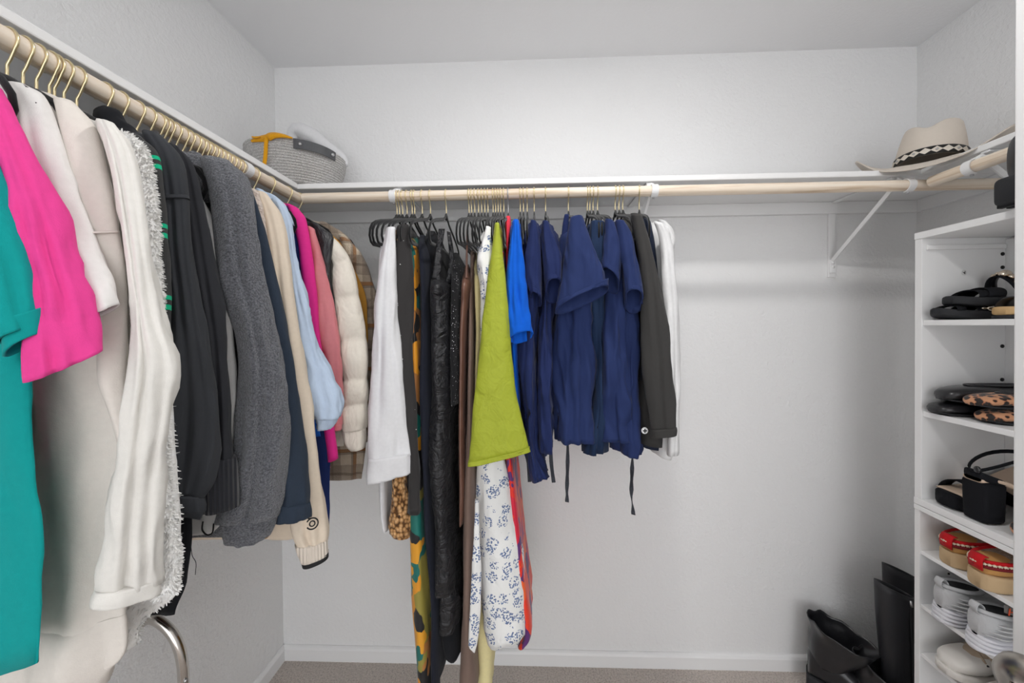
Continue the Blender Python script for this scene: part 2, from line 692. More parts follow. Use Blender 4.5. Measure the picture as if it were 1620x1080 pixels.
ZC = 0.839
cab_hi, XBK = cabinet('white open shoe cabinet stacked on top, with sandals, flats and heels', ZC - 0.020, 1.645, (1.380, 1.106), 0.020)
cab_lo, _ = cabinet('white open shoe cabinet on the floor, with slippers and sneakers', 0.0, ZC - 0.0215, (0.681, 0.517, 0.368), 0.015)
# frame strips and peg holes inside the upper cabinet
for z in (1.575, 1.535, 1.30, 1.20):
    v, f = sweep([(XBK - 0.030, CYF - 0.0215, z), (XBK - 0.030, CYF - 0.0195, z)], 0.0055, 12)
    mesh('peg_hole', v, f, plain('peg_black', (12, 12, 12), 0.6) if z == 1.575 else bpy.data.materials['peg_black'], cab_hi, True)
bmesh_box('corner_post', (XBK - 0.022, XBK - 0.006, CYF - 0.050, CYF - 0.020, ZC + 0.002, 1.618), M['white_board'], cab_hi)
bmesh_box('rail', (CXF + 0.012, XBK - 0.024, CYF - 0.026, CYF - 0.020, 1.590, 1.604), M['white_board'], cab_hi)
for z in (0.765, 0.61):
    v, f = sweep([(CXF + 0.085, CYF - 0.0165, z), (CXF + 0.085, CYF - 0.0145, z)], 0.003, 10)
    mesh('peg_hole', v, f, bpy.data.materials['peg_black'], cab_lo, True)


def text(name, body, size, mat, parent, mw, extrude=0.0004):
    cu = bpy.data.curves.new(name, 'FONT')
    cu.body = body
    cu.size = size
    cu.extrude = extrude
    cu.align_x = 'CENTER'
    cu.align_y = 'CENTER'
    cu.materials.append(mat)
    tmp = bpy.data.objects.new(name, cu)
    C.objects.link(tmp)
    dg = bpy.context.evaluated_depsgraph_get()
    me = bpy.data.meshes.new_from_object(tmp.evaluated_get(dg))
    bpy.data.objects.remove(tmp)
    ob = bpy.data.objects.new(name, me)
    C.objects.link(ob)
    ob.parent = parent
    ob.matrix_local = Matrix.Translation(parent.location).inverted() @ mw
    return ob


# sticker with an upside-down A on the cabinet side
pa = PY(1525, 431, CYF - 0.0206)
v, f = sweep([(pa.x, pa.y, pa.z), (pa.x, pa.y - 0.0006, pa.z)], 0.008, 20)
st = mesh('sticker', v, f, plain('sticker_white', (222, 222, 220), 0.5), cab_hi, False)
text('letter', 'A', 0.012, bpy.data.materials['peg_black'], cab_hi, Matrix.Translation((pa.x, pa.y - 0.0012, pa.z)) @ Matrix.Rotation(PI / 2, 4, 'X') @ Matrix.Rotation(math.radians(200), 4, 'Z'))

# ------------------------------------------------------------------ flush ceiling lamp that holds the light
lamp = thing('ceiling_lamp', (0.2, 0.56, HT - 0.018), 'round white flush lamp on the closet ceiling', 'lamp')
v, f = sweep([(0.2, 0.56, HT - 0.018), (0.2, 0.56, HT - 0.0005)], [0.085, 0.095], 36)
mesh('lamp_base', v, f, M['white_metal'], lamp, True)

# ------------------------------------------------------------------ open door with knob at the camera's right
DX = 0.584
door = struct('door_1', (DX, DX + 0.035, -0.15, 0.462, 0.012, 2.03), M['trim'])
bevel(door, 0.003, 3)
kn = Vector((DX, 0.402, 0.984))
prof = [(0.0, 0.031), (0.004, 0.032), (0.008, 0.028), (0.010, 0.012), (0.030, 0.010), (0.036, 0.016), (0.044, 0.026), (0.056, 0.029), (0.066, 0.025), (0.071, 0.016), (0.073, 0.004)]
V, Fc = [], []
for a, r_ in prof:
    for k in range(28):
        th = 2 * PI * k / 28
        V.append((kn.x - a, kn.y + math.cos(th) * r_, kn.z + math.sin(th) * r_))
for i in range(len(prof) - 1):
    for k in range(28):
        q = (k + 1) % 28
        Fc.append((i * 28 + k, i * 28 + q, (i + 1) * 28 + q, (i + 1) * 28 + k))
Fc.append(tuple(range(28)))
Fc.append(tuple((len(prof) - 1) * 28 + k for k in range(28))[::-1])
kb = mesh('door_knob', V, Fc, M['nickel'], door, True)
kb['label'] = 'satin nickel door knob'

# ------------------------------------------------------------------ hangers
def hanger_meshes():
    """velvet hanger, local x along the shoulders, origin at the rod's centre"""
    # hook: over the rod and down to the neck
    pts = []
    rr = ROD_R + 0.0017
    for k in range(19):
        a = math.radians(215 - k * 14.2)
        pts.append((math.cos(a) * rr, 0, math.sin(a) * rr))
    pts += [(0.006, 0, -0.028), (0.0005, 0, -0.036), (0, 0, -0.045), (0, 0, -0.078)]
    V, Fc = sweep(pts, 0.0019, 8)
    hook = bpy.data.meshes.new('hook')
    hook.from_pydata([tuple(v) for v in V], [], Fc)
    hook.polygons.foreach_set('use_smooth', [True] * len(hook.polygons))
    hook.materials.append(M['gold'])
    # body: closed outline loop with rounded ends and lower bar
    half = [(0.0, -0.068), (0.010, -0.070), (0.018, -0.080), (0.040, -0.092), (0.085, -0.106), (0.135, -0.121), (0.175, -0.136), (0.200, -0.150), (0.213, -0.168),
            (0.216, -0.186), (0.208, -0.201), (0.194, -0.206), (0.170, -0.203), (0.120, -0.198), (0.06, -0.196), (0.0, -0.196)]
    loop = [(x, 0, z) for x, z in half] + [(-x, 0, z) for x, z in half[1:-1][::-1]]
    V, Fc = sweep(loop, 0.0052, 8, closed=True, flat=(1, 1))
    V = [Vector((v.x, v.y * 0.5, v.z)) for v in V]
    # inner shoulder arms make the top thicker, with the neck block
    v2, f2 = sweep([(0, 0, -0.062), (0, 0, -0.070), (0, 0, -0.084)], [0.006, 0.010, 0.013], 10)
    n0 = len(V)
    V += [Vector((v.x, v.y * 0.3, v.z)) for v in v2]
    Fc += [tuple(i + n0 for i in q) for q in f2]
    body = bpy.data.meshes.new('hanger_body')
    body.from_pydata([tuple(v) for v in V], [], Fc)
    body.polygons.foreach_set('use_smooth', [True] * len(body.polygons))
    body.materials.append(M['velvet'])
    return hook, body


HOOK, HBODY = hanger_meshes()
HOOK_S = HOOK.copy()
HOOK_S.materials[0] = M['steel']


def hanger(loc, rz, label, group, silver=False, sx=1.0):
    t = thing('clothes_hanger', loc, label, 'hanger', group, (0, 0, rz))
    for nm, me in (('hook', HOOK_S if silver else HOOK), ('hanger_body', HBODY)):
        o = bpy.data.objects.new(nm, me)
        C.objects.link(o)
        o.parent = t
        if nm == 'hanger_body':
            o.scale = (sx, 1, 1 if sx == 1 else 0.95)
    return t


LEFT_HOOKS = [13, 38, 59, 79, 87, 102, 122, 165, 190, 216, 234, 249, 256, 264, 275, 287, 296, 306, 314, 321, 328, 335, 342, 349, 356, 363, 370, 377, 400, 425, 452, 470]
LEFT_Y = [0.392, 0.412, 0.436, 0.458, 0.486]
for x in LEFT_HOOKS:
    LEFT_Y.append(PX(x, 200, ROD_X).y)
NEAR = ['holding the teal shirt', 'holding the hot pink tee', 'holding the white tee shirt', 'holding the cream sweatshirt', 'holding the off-white top']
def left_label(i, x):
    b = 'black velvet hanger with gold hook '
    if i < 5:
        return b + NEAR[i], None
    for lim, w in ((110, 'above the cream and off-white tops'), (240, 'above the charcoal sweatshirt and black sweater'), (310, 'above the heather fleece jacket'), (380, 'in tight row before the beige jacket bracket')):
        if x < lim:
            return b + w, 'hangers ' + w
    return b + {400: 'just past the bracket by the beige jacket', 425: 'above the light blue shirt', 452: 'above the hot pink blouse', 470: 'last before the rod corner'}[x], None


for i, y in enumerate(LEFT_Y):
    lb, gr = left_label(i, 0 if i < 5 else LEFT_HOOKS[i - 5])
    hanger((ROD_X, y, ROD_Z), random.uniform(-0.008, 0.008), lb, gr, False, 0.86)
BACK_HOOKS = [628, 632, 637, 644, 652, 656, 668, 681, 706, 742, 746, 751, 757, 762, 767, 772, 780, 784, 788, 792, 797, 804, 823, 828, 834, 845, 863, 899, 929, 933, 938, 945, 973, 979, 985, 1011]
for x in BACK_HOOKS:
    p = PY(x, 320, ROD_Y)
    if x == 804:
        hanger((p.x, ROD_Y, ROD_Z), -PI / 2, 'hanger with a silver hook between the lime and royal blue tops', None, True)
    else:
        b = 'black velvet hanger with gold hook '
        w, gr = None, None
        for lim, ww in ((660, 'beside the white blouse'), (710, 'above the black dresses'), (775, 'above leather dress and taupe pants'), (800, 'above the floral dress and lime blouse'), (840, 'between royal blue tee and navy tops'),
                        (850, 'holding the first navy scrub top'), (870, 'holding the slim navy scrub top'), (905, 'holding the flared navy scrub top'), (950, 'above the teal-navy scrub top'), (990, 'above the black jacket'), (1100, 'holding the white hoodie')):
            if x < lim:
                w = ww
                break
        hanger((p.x, ROD_Y, ROD_Z), -PI / 2 + random.uniform(-0.008, 0.008) - (0.16 if x == 1011 else 0), b + w, None if 'holding' in w else 'hangers ' + w, False, 0.94)

# ------------------------------------------------------------------ garment fabrics
def F_(key, *a, **k):
    M[key] = fabric(key, *a, **k)


F_('teal', (10, 150, 148), wrinkle=0.3)
F_('pink', (232, 70, 150), wrinkle=0.7)
F_('white_tee', (228, 225, 222), wrinkle=0.5)
F_('cream_fleece', (224, 217, 209), wrinkle=0.5, weave=600)
F_('soft_white', (228, 225, 219), wrinkle=0.6, weave=700)
F_('charcoal', (54, 56, 60), weave=700, wrinkle=0.25)
F_('black_knit', (44, 45, 49), weave=600, wrinkle=0.25)
F_('light_grey', (222, 221, 219), wrinkle=0.2)
F_('navy_fleece', (46, 56, 70), weave=450, ws=0.5)
F_('beige', (222, 207, 188), wrinkle=0.35, spec=0.3)
F_('light_blue', (190, 207, 229), wrinkle=0.5, wscale=14)
F_('royal', (28, 92, 190))
F_('navy', (28, 44, 96), wrinkle=0.35)
F_('hot_pink', (222, 44, 138), wrinkle=0.25, rough=0.7)
F_('rose', (206, 122, 128), wrinkle=0.4, rough=0.55, spec=0.4)
F_('puffer_black', (36, 36, 39), rough=0.4, spec=0.5, wrinkle=0.8, wscale=30)
F_('puffer_cream', (228, 221, 208), rough=0.6, wrinkle=0.6, wscale=18)
F_('mustard', (190, 138, 58), wrinkle=0.3)
F_('tan_knit', (186, 146, 92), weave=300, ws=0.8)
F_('sheer_white', (226, 226, 228), wrinkle=0.25, rough=0.7)
F_('black_cloth', (26, 27, 31), wrinkle=0.4)
F_('black_satin', (22, 22, 26), rough=0.45, spec=0.5, wrinkle=0.9, wscale=26, wr_stretch=(1, 1, 1.2))
F_('black_blue', (30, 33, 44), wrinkle=0.4)
F_('brown_leather', (110, 76, 62), rough=0.35, spec=0.5, ws=0.15, wrinkle=0.4, wscale=16)
F_('taupe', (124, 104, 94), rough=0.55, wrinkle=0.35)
F_('khaki', (204, 190, 140), wrinkle=0.4)
F_('pale_yellow', (238, 226, 170), wrinkle=0.3)
F_('lime', (164, 174, 50), rough=0.6, wrinkle=0.5, wscale=24, wr_stretch=(1, 1, 0.8), spec=0.3)
F_('royal_tee', (12, 94, 206), wrinkle=0.35)
F_('scrub', (36, 50, 94), wrinkle=0.4, rough=0.8)
F_('scrub_dark', (30, 42, 86), wrinkle=0.4, rough=0.8)
F_('scrub_teal', (30, 48, 78), wrinkle=0.35, rough=0.8)
F_('jacket_black', (62, 61, 60), wrinkle=0.25)
F_('jacket_navy', (34, 42, 60), wrinkle=0.25)
F_('hood_white', (226, 226, 226), wrinkle=0.3)
F_('grey_knit', (214, 212, 209))
F_('strap', (58, 60, 66), wrinkle=0.2)
F_('coral', (240, 60, 80))


def rib_mat(name, rgb, freq=420):
    t = NT(name)
    v = t.coord()
    sx = t.n('ShaderNodeSeparateXYZ')
    t.l(v, sx.inputs[0])
    s = t.math('SINE', t.math('MULTIPLY', t.math('ADD', sx.outputs[0], t.math('MULTIPLY', sx.outputs[1], 0.8)), freq * 2))
    n = t.bump(s, 0.6, 0.0025)
    return t.set(lin(rgb), 0.9, 0, n, 0.15, 0.2)


M['rib_black'] = rib_mat('rib_black', (40, 41, 46))
M['rib_cream'] = rib_mat('rib_cream', (232, 226, 219), 300)
M['rib_beige'] = rib_mat('rib_beige', (226, 214, 200))
M['elastic_black'] = plain('elastic_black', (20, 20, 22), 0.8)


def speckle(name, base, dot, scale=160, thr=0.12, wrinkle=0.3, metal=False):
    t = NT(name)
    v = t.coord()
    vo = t.n('ShaderNodeTexVoronoi')
    vo.inputs['Scale'].default_value = scale
    t.l(v, vo.inputs['Vector'])
    m = t.math('LESS_THAN', vo.outputs['Distance'], thr)
    keep = t.math('GREATER_THAN', t.noise(v, scale * 0.5, 1), 0.55)
    m = t.math('MULTIPLY', m, keep)
    col = t.mix(m, lin(base), lin(dot))
    n = t.bump(t.noise(t.coord((1, 1, 0.3)), 12, 3), wrinkle, 0.02)
    r = t.math('SUBTRACT', 0.85, t.math('MULTIPLY', m, 0.6))
    return t.set(col, r, 0, n, 0.1, 0.3)


M['glitter'] = speckle('black_glitter_mesh', (50, 48, 48), (235, 235, 235), 75, 0.10)
M['sequin'] = speckle('black_sequin', (20, 20, 23), (210, 210, 215), 190, 0.22)


def pile_mat(name, dark, light, scale=260, st=0.9, d=0.006):
    t = NT(name)
    v = t.coord()
    n = t.noise(v, scale, 3, 0.65)
    col = t.ramp(n, [(0.3, lin(dark)), (0.7, lin(light))])
    nn = t.bump(n, st, d)
    return t.set(col, 1.0, 0, nn, 0.4, 0.1)


M['heather_fleece'] = pile_mat('charcoal_heather_fleece', (54, 56, 61), (124, 126, 133), 330)
M['sherpa'] = pile_mat('white_sherpa', (248, 246, 242), (255, 255, 254), 120, 0.5, 0.006)
M['pink_sherpa'] = pile_mat('blush_sherpa', (206, 186, 172), (236, 222, 212), 120, 1.0, 0.01)


def crochet_mat():
    t = NT('tan_crochet')
    v = t.coord((1, 1, 0.8))
    vo = t.n('ShaderNodeTexVoronoi')
    vo.inputs['Scale'].default_value = 105
    t.l(v, vo.inputs['Vector'])
    col = t.ramp(vo.outputs['Distance'], [(0.15, lin((226, 182, 130))), (0.5, lin((178, 132, 84))), (0.72, lin((92, 62, 36)))])
    hole = t.n('ShaderNodeTexVoronoi')
    hole.inputs['Scale'].default_value = 30
    t.l(v, hole.inputs['Vector'])
    col = t.mix(t.math('LESS_THAN', hole.outputs['Distance'], 0.20), col, lin((70, 48, 30)))
    return t.set(col, 0.95, 0, t.bump(vo.outputs['Distance'], 1.0, -0.006), 0.2, 0.1)


M['crochet'] = crochet_mat()


def striped():
    t = NT('dark_green_striped')
    v = t.coord()
    sx = t.n('ShaderNodeSeparateXYZ')
    t.l(v, sx.inputs[0])
    ph = t.math('FRACT', t.math('MULTIPLY', t.math('ADD', sx.outputs[2], t.math('MULTIPLY', sx.outputs[0], -0.35)), 9.5))
    a = t.math('LESS_THAN', ph, 0.07)
    b = t.math('MULTIPLY', t.math('GREATER_THAN', ph, 0.14), t.math('LESS_THAN', ph, 0.20))
    m = t.math('MAXIMUM', a, b)
    col = t.mix(m, lin((62, 62, 62)), lin((10, 190, 140)))
    return t.set(col, 0.85, 0, t.bump(t.noise(v, 700, 1), 0.2, 0.001), 0.1, 0.2)


M['green_stripe'] = striped()


def plaid():
    t = NT('tan_plaid_flannel')
    v = t.coord()
    sx = t.n('ShaderNodeSeparateXYZ')
    t.l(v, sx.inputs[0])
    wob = t.math('MULTIPLY', t.noise(v, 10, 2), 0.02)
    h = t.math('ADD', t.math('ADD', sx.outputs[0], t.math('MULTIPLY', sx.outputs[1], 0.7)), wob)
    z = t.math('ADD', sx.outputs[2], wob)
    def band(x, fr, w, o=0.0):
        return t.math('LESS_THAN', t.math('FRACT', t.math('ADD', t.math('MULTIPLY', x, fr), o)), w)
    col = t.mix(t.noise(v, 60, 3), lin((176, 160, 140)), lin((206, 192, 172)))
    for x in (h, z):
        col = t.mix(t.math('MULTIPLY', band(x, 8, 0.45), 0.55), col, lin((118, 104, 92)))
        col = t.mix(t.math('MULTIPLY', band(x, 8, 0.09, 0.25), 0.8), col, lin((136, 88, 42)))
        col = t.mix(t.math('MULTIPLY', band(x, 16, 0.12, 0.6), 0.5), col, lin((84, 70, 60)))
    return t.set(col, 1.0, 0, t.bump(t.noise(v, 280, 3), 0.7, 0.004), 0.3, 0.1)


M['plaid'] = plaid()


def floral():
    t = NT('white_blue_floral')
    v = t.coord((1, 1, 1))
    vo = t.n('ShaderNodeTexVoronoi')
    vo.inputs['Scale'].default_value = 25
    vo.inputs['Randomness'].default_value = 0.7
    t.l(v, vo.inputs['Vector'])
    cl = t.math('LESS_THAN', t.math('ADD', vo.outputs['Distance'], t.math('MULTIPLY', t.math('SUBTRACT', t.noise(v, 60, 2), 0.5), 0.5)), 0.46)
    v2 = t.n('ShaderNodeTexVoronoi')
    v2.inputs['Scale'].default_value = 185
    t.l(v, v2.inputs['Vector'])
    pet = t.math('LESS_THAN', v2.outputs['Distance'], 0.50)
    m = t.math('MULTIPLY', cl, pet)
    m2 = t.math('MULTIPLY', t.math('LESS_THAN', v2.outputs['Distance'], 0.30), t.math('GREATER_THAN', t.noise(v, 45, 2), 0.66))
    m = t.math('MAXIMUM', m, m2)
    blue = t.mix(t.noise(v, 180, 2), lin((30, 50, 100)), lin((150, 170, 206)))
    col = t.mix(m, lin((238, 238, 236)), blue)
    n = t.bump(t.noise(t.coord((1, 1, 0.6)), 20, 3, 0.5, 0.6), 0.6, 0.015)
    return t.set(col, 0.85, 0, n, 0.1, 0.2)


M['floral'] = floral()


def tropical(name, cols, scale, seed=0.0, spec=0.5):
    t = NT(name)
    v = t.coord((1, 1, 0.55))
    mp = t.n('ShaderNodeMapping')
    mp.inputs['Location'].default_value = (seed, seed, seed)
    t.l(v, mp.inputs['Vector'])
    vec = mp.outputs['Vector']
    wob = t.n('ShaderNodeTexNoise')
    wob.inputs['Scale'].default_value = scale * 0.7
    t.l(vec, wob.inputs['Vector'])
    vv = t.mix(0.10, vec, wob.outputs['Color'])
    vo = t.n('ShaderNodeTexVoronoi')
    vo.inputs['Scale'].default_value = scale
    t.l(vv, vo.inputs['Vector'])
    hs = t.n('ShaderNodeSeparateColor')
    t.l(vo.outputs['Color'], hs.inputs[0])
    st = [(i / len(cols), lin(c)) for i, c in enumerate(cols)]
    col = t.ramp(hs.outputs[0], st, True)
    n = t.bump(t.noise(t.coord((1, 1, 0.2)), 14, 2), 0.3, 0.02)
    return t.set(col, 0.5, 0, n, 0.1, spec)


M['gold_print'] = tropical('gold_teal_print', [(226, 150, 34), (24, 24, 26), (12, 104, 96), (226, 150, 34), (24, 24, 26), (150, 138, 60), (14, 110, 100), (226, 158, 40), (176, 116, 60)], 26, 3.1)
M['red_print'] = tropical('red_orange_print', [(228, 44, 28), (214, 24, 60), (240, 96, 30), (160, 34, 110), (236, 60, 30), (90, 40, 110)], 26, 5.0)

# ------------------------------------------------------------------ garments on the side rod
S = 'face'
Wd = 'wide'
G('teal_shirt', 'teal tee shirt with short sleeve, beside the hot pink tee', 'shirt', [
    ('body', Wd, 'teal', [(150, -260), (205, -120), (300, -40), (450, 0), (560, 30), (600, 47), (760, 56), (840, 67), (1048, 67)], dict(Y=0.392, hd=0.011, A=0.006, f=14, drop=0.06)),
    ('sleeve', S, 'teal', [(-75, 225, -12, 232), (-60, 300, 18, 296), (-50, 370, 40, 360), (-30, 440, 56, 425), (-12, 500, 66, 484), (0, 530, 68, 512)], dict(Y=0.362, hd=0.016, A=0.003, f=26, tilt=0.012, n=64, cr=[(-.1, .1, .006, .18)])),
    ('sleeve_cuff', S, 'teal', [(-1, 506, 67, 486), (0, 532, 69, 504), (2, 552, 69, 522)], dict(Y=0.3618, hd=0.0166, A=0.002, per=6, tilt=0.012)),
])
G('pink_shirt', 'hot pink cotton tee shirt with wide short sleeve', 'shirt', [
    ('body', Wd, 'pink', [(140, -60), (170, -5), (240, 14), (400, 26), (600, 24), (760, 26)], dict(Y=0.412, hd=0.009)),
    ('sleeve', S, 'pink', [(-40, 128, 6, 145), (-25, 190, 28, 188), (-10, 250, 55, 245), (2, 330, 96, 322), (12, 410, 126, 405), (22, 480, 150, 470), (32, 545, 160, 525), (40, 608, 164, 556)], dict(Y=0.381, hd=0.013, A=0.003, f=30, tilt=-0.006, n=72, cr=[(.1, .15, .007, .12), (-.45, -.3, .004, .1)])),
])
G('white_tee', 'white cotton tee shirt with short sleeve, beside the hot pink tee', 'shirt', [
    ('body', Wd, 'white_tee', [(132, 0), (145, 46), (175, 58), (260, 60), (500, 40), (800, 40), (930, 40)], dict(Y=0.436, hd=0.009)),
    ('sleeve', S, 'white_tee', [(0, 133, 42, 138), (10, 165, 76, 160), (25, 250, 104, 240), (50, 340, 136, 328), (80, 420, 160, 405), (110, 470, 178, 450), (130, 505, 187, 480)], dict(Y=0.412, hd=0.013, A=0.0028, f=28, tilt=0.006, n=64, cr=[(-.3, -.1, .006, .16)])),
])
G('cream_sweatshirt', 'oversized cream sweatshirt with ribbed hem and drop shoulder seam', 'sweatshirt', [
    ('body', Wd, 'cream_fleece', [(144, 60), (152, 92), (176, 128), (215, 153), (290, 174), (370, 190), (470, 198), (560, 200), (700, 194), (880, 196), (970, 194), (1034, 196), (1060, 171), (1094, 135)], dict(Y=0.458, hd=0.014, A=0.010, f=9, drop=0.055, seed=5.0, n=80)),
    ('hem_band', Wd, 'cream_fleece', [(972, 195), (985, 196), (1034, 197), (1060, 172), (1095, 136)], dict(Y=0.458, hd=0.0162, A=0.0165, f=9, drop0=0.042, drop=0.013, seed=5.0, n=80)),
    ('sleeve', S, 'cream_fleece', [(85, 158, 118, 166), (95, 205, 150, 205), (110, 290, 174, 285), (130, 370, 190, 365), (142, 470, 198, 470), (155, 560, 202, 560), (172, 650, 204, 650), (190, 720, 206, 720)], dict(Y=0.438, hd=0.012, A=0.004)),
    ('shoulder_seam', S, 'cream_fleece', [(130, 370, 191, 366), (130, 372, 191, 368), (130, 374, 191, 370)], dict(Y=0.4378, hd=0.0132, A=0.004, per=3)),
])
G('white_long_sleeve', 'off-white long sleeve top, sleeve hanging over the cream sweatshirt', 'shirt', [
    ('body', Wd, 'soft_white', [(186, 140), (205, 180), (240, 205), (330, 222), (500, 235), (800, 230), (930, 230)], dict(Y=0.486, hd=0.010)),
    ('sleeve', S, 'soft_white', [(150, 192, 186, 203), (168, 245, 213, 240), (185, 330, 228, 326), (200, 430, 240, 420), (205, 520, 264, 512), (202, 575, 284, 576), (195, 650, 274, 650), (186, 720, 262, 715), (174, 800, 258, 800), (162, 880, 256, 880), (152, 938, 255, 918)], dict(Y=0.446, hd=0.018, A=0.005, f=26, n=80, cr=[(-.5, -.15, .012, .12), (.3, .45, .007, .12)])),
    ('cuff', S, 'soft_white', [(153, 932, 255, 912), (151, 945, 255, 926), (150, 957, 255, 936)], dict(Y=0.445, hd=0.0165, A=0.004, f=20, per=4)),
])
sj = G('sherpa_jacket', 'white fluffy sherpa jacket between off-white top and striped shirt', 'jacket', [
    ('body', Wd, 'sherpa', [(205, 165), (214, 200), (250, 226), (330, 242), (420, 248), (560, 258), (700, 268), (820, 276), (900, 283), (940, 276), (975, 240), (1022, 212)], dict(Y=0.515, hd=0.016, A=0.006, fine=0.003, drop=0.03, rag=0.004, n=64)),
    ('sleeve', S, 'sherpa', [(170, 206, 206, 216), (195, 255, 233, 248), (205, 330, 246, 326), (210, 430, 250, 425), (215, 560, 256, 556), (225, 700, 268, 700), (230, 800, 276, 810), (235, 880, 285, 870), (240, 946, 285, 930)], dict(Y=0.488, hd=0.012, A=0.004, fine=0.002, rag=0.004, n=64)),
])
for ch in list(sj.children):
    tufts(ch, 9000 if ch.name.startswith('sleeve') else 5000, 0.0048, 0.0013, M['sherpa'])
G('striped_jersey', 'dark grey jersey with mint green stripes', 'shirt', [
    ('body', Wd, 'green_stripe', [(208, 195), (222, 225), (250, 246), (330, 258), (460, 264), (700, 270), (960, 262)], dict(Y=0.545, hd=0.011)),
    ('sleeve', S, 'green_stripe', [(200, 210, 226, 220), (220, 250, 250, 248), (232, 330, 263, 330), (238, 400, 266, 400), (240, 480, 268, 470), (240, 560, 262, 555)], dict(Y=0.523, hd=0.011)),
])
G('black_hooded_top', 'long black hooded top hanging lowest behind the sherpa jacket', 'shirt', [
    ('body', Wd, 'black_cloth', [(212, 215), (240, 250), (330, 262), (600, 280), (800, 302), (880, 300), (930, 292), (972, 278)], dict(Y=0.562, hd=0.010, drop=0.0)),
    ('hood', S, 'black_cloth', [(148, 178, 170, 172), (150, 186, 190, 180), (160, 200, 200, 196), (180, 214, 222, 212), (205, 226, 240, 225)], dict(Y=0.60, hd=0.02, per=6)),
])
G('charcoal_sweatshirt', 'charcoal sweatshirt with gathered cuff and shoulder seam', 'sweatshirt', [
    ('body', Wd, 'charcoal', [(212, 225), (228, 264), (260, 288), (320, 297), (450, 305), (640, 318), (790, 315)], dict(Y=0.590, hd=0.012)),
    ('sleeve', S, 'charcoal', [(225, 212, 258, 222), (245, 250, 286, 256), (256, 310, 297, 314), (262, 400, 305, 400), (268, 490, 322, 485), (274, 580, 338, 570), (270, 640, 352, 635), (264, 700, 352, 695), (261, 750, 340, 752), (262, 782, 326, 782)], dict(Y=0.556, hd=0.022, A=0.006, f=18, n=80, cr=[(-.35, -.3, .012, .16), (.3, .1, .008, .16)])),
    ('cuff', S, 'charcoal', [(262, 780, 324, 780), (260, 795, 325, 797), (261, 810, 318, 816)], dict(Y=0.555, hd=0.019, A=0.006, f=60, per=5, vs=0.05)),
    ('shoulder_seam', S, 'charcoal', [(256, 314, 298, 312), (256, 317, 298, 315), (256, 320, 299, 318)], dict(Y=0.5558, hd=0.0215, A=0.008, f=18, per=3)),
])
G('black_sweater', 'black sweater with deep ribbed cuff beside the charcoal sweatshirt', 'sweater', [
    ('body', Wd, 'black_knit', [(226, 240), (236, 280), (270, 306), (330, 322), (500, 335), (700, 345), (790, 345)], dict(Y=0.622, hd=0.012)),
    ('sleeve', S, 'black_knit', [(262, 228, 286, 238), (278, 262, 306, 264), (288, 320, 320, 318), (300, 420, 340, 418), (315, 520, 358, 518), (325, 620, 366, 615), (328, 690, 370, 686), (326, 735, 374, 726)], dict(Y=0.596, hd=0.018, A=0.005, n=64, cr=[(.1, -.1, .009, .14)])),
    ('cuff', S, 'rib_black', [(325, 730, 374, 720), (324, 770, 378, 758), (325, 812, 381, 795)], dict(Y=0.594, hd=0.019, A=0.002, per=6)),
])
G('pale_grey_top', 'pale grey ribbed top, a narrow strip beside the heather fleece', 'shirt', [
    ('body', Wd, 'light_grey', [(290, 290), (310, 312), (350, 330), (520, 362), (700, 362), (815, 352), (842, 335)], dict(Y=0.652, hd=0.009)),
    ('sleeve', S, 'light_grey', [(304, 300, 318, 310), (316, 350, 336, 350), (334, 450, 360, 446), (344, 520, 370, 520), (350, 620, 376, 620), (345, 760, 372, 760)], dict(Y=0.634, hd=0.012)),
])
G('heather_fleece_jacket', 'thick charcoal heather fleece jacket with elastic cuff', 'jacket', [
    ('body', Wd, 'heather_fleece', [(242, 296), (250, 330), (275, 372), (330, 392), (500, 420), (700, 428), (845, 420)], dict(Y=0.688, hd=0.016)),
    ('collar', S, 'heather_fleece', [(298, 243, 320, 248), (298, 262, 332, 266), (304, 290, 340, 292), (318, 310, 338, 312)], dict(Y=0.70, hd=0.02, per=6)),
    ('sleeve', S, 'heather_fleece', [(318, 252, 368, 262), (330, 300, 396, 292), (342, 380, 410, 372), (352, 450, 422, 440), (372, 520, 440, 512), (376, 580, 462, 596), (374, 660, 463, 640), (372, 720, 456, 715), (362, 780, 448, 770), (352, 822, 440, 808)], dict(Y=0.652, hd=0.030, A=0.008, f=16, n=80, cr=[(-.15, -.2, .018, .13)])),
    ('cuff', S, 'heather_fleece', [(351, 815, 440, 802), (349, 835, 438, 820), (352, 856, 432, 836), (362, 862, 424, 843)], dict(Y=0.650, hd=0.029, A=0.006, f=30, per=4)),
])
G('navy_fleece_jacket', 'dark slate blue fleece jacket behind the heather fleece', 'jacket', [
    ('body', Wd, 'navy_fleece', [(250, 330), (275, 380), (330, 405), (500, 440), (700, 466), (815, 466)], dict(Y=0.716, hd=0.012)),
    ('sleeve', S, 'navy_fleece', [(385, 290, 398, 296), (395, 350, 415, 350), (405, 430, 434, 430), (415, 520, 452, 515), (425, 600, 468, 600), (432, 690, 482, 690), (434, 770, 490, 770), (436, 800, 490, 800)], dict(Y=0.70, hd=0.020)),
    ('hem_band', S, 'navy_fleece', [(436, 796, 490, 793), (437, 808, 491, 804), (438, 824, 489, 816)], dict(Y=0.698, hd=0.0215, A=0.004, f=50, vs=0.05, per=4)),
])
G('blush_sherpa_top', 'blush fuzzy top showing only at its shoulder by the beige jacket', 'sweater', [
    ('body', Wd, 'pink_sherpa', [(298, 385), (306, 402), (340, 412), (450, 425), (700, 430), (838, 425)], dict(Y=0.738, hd=0.010, fine=0.002)),
    ('sleeve', S, 'pink_sherpa', [(394, 300, 410, 306), (400, 340, 420, 340), (405, 380, 426, 385), (410, 430, 432, 430)], dict(Y=0.722, hd=0.012, fine=0.002)),
])
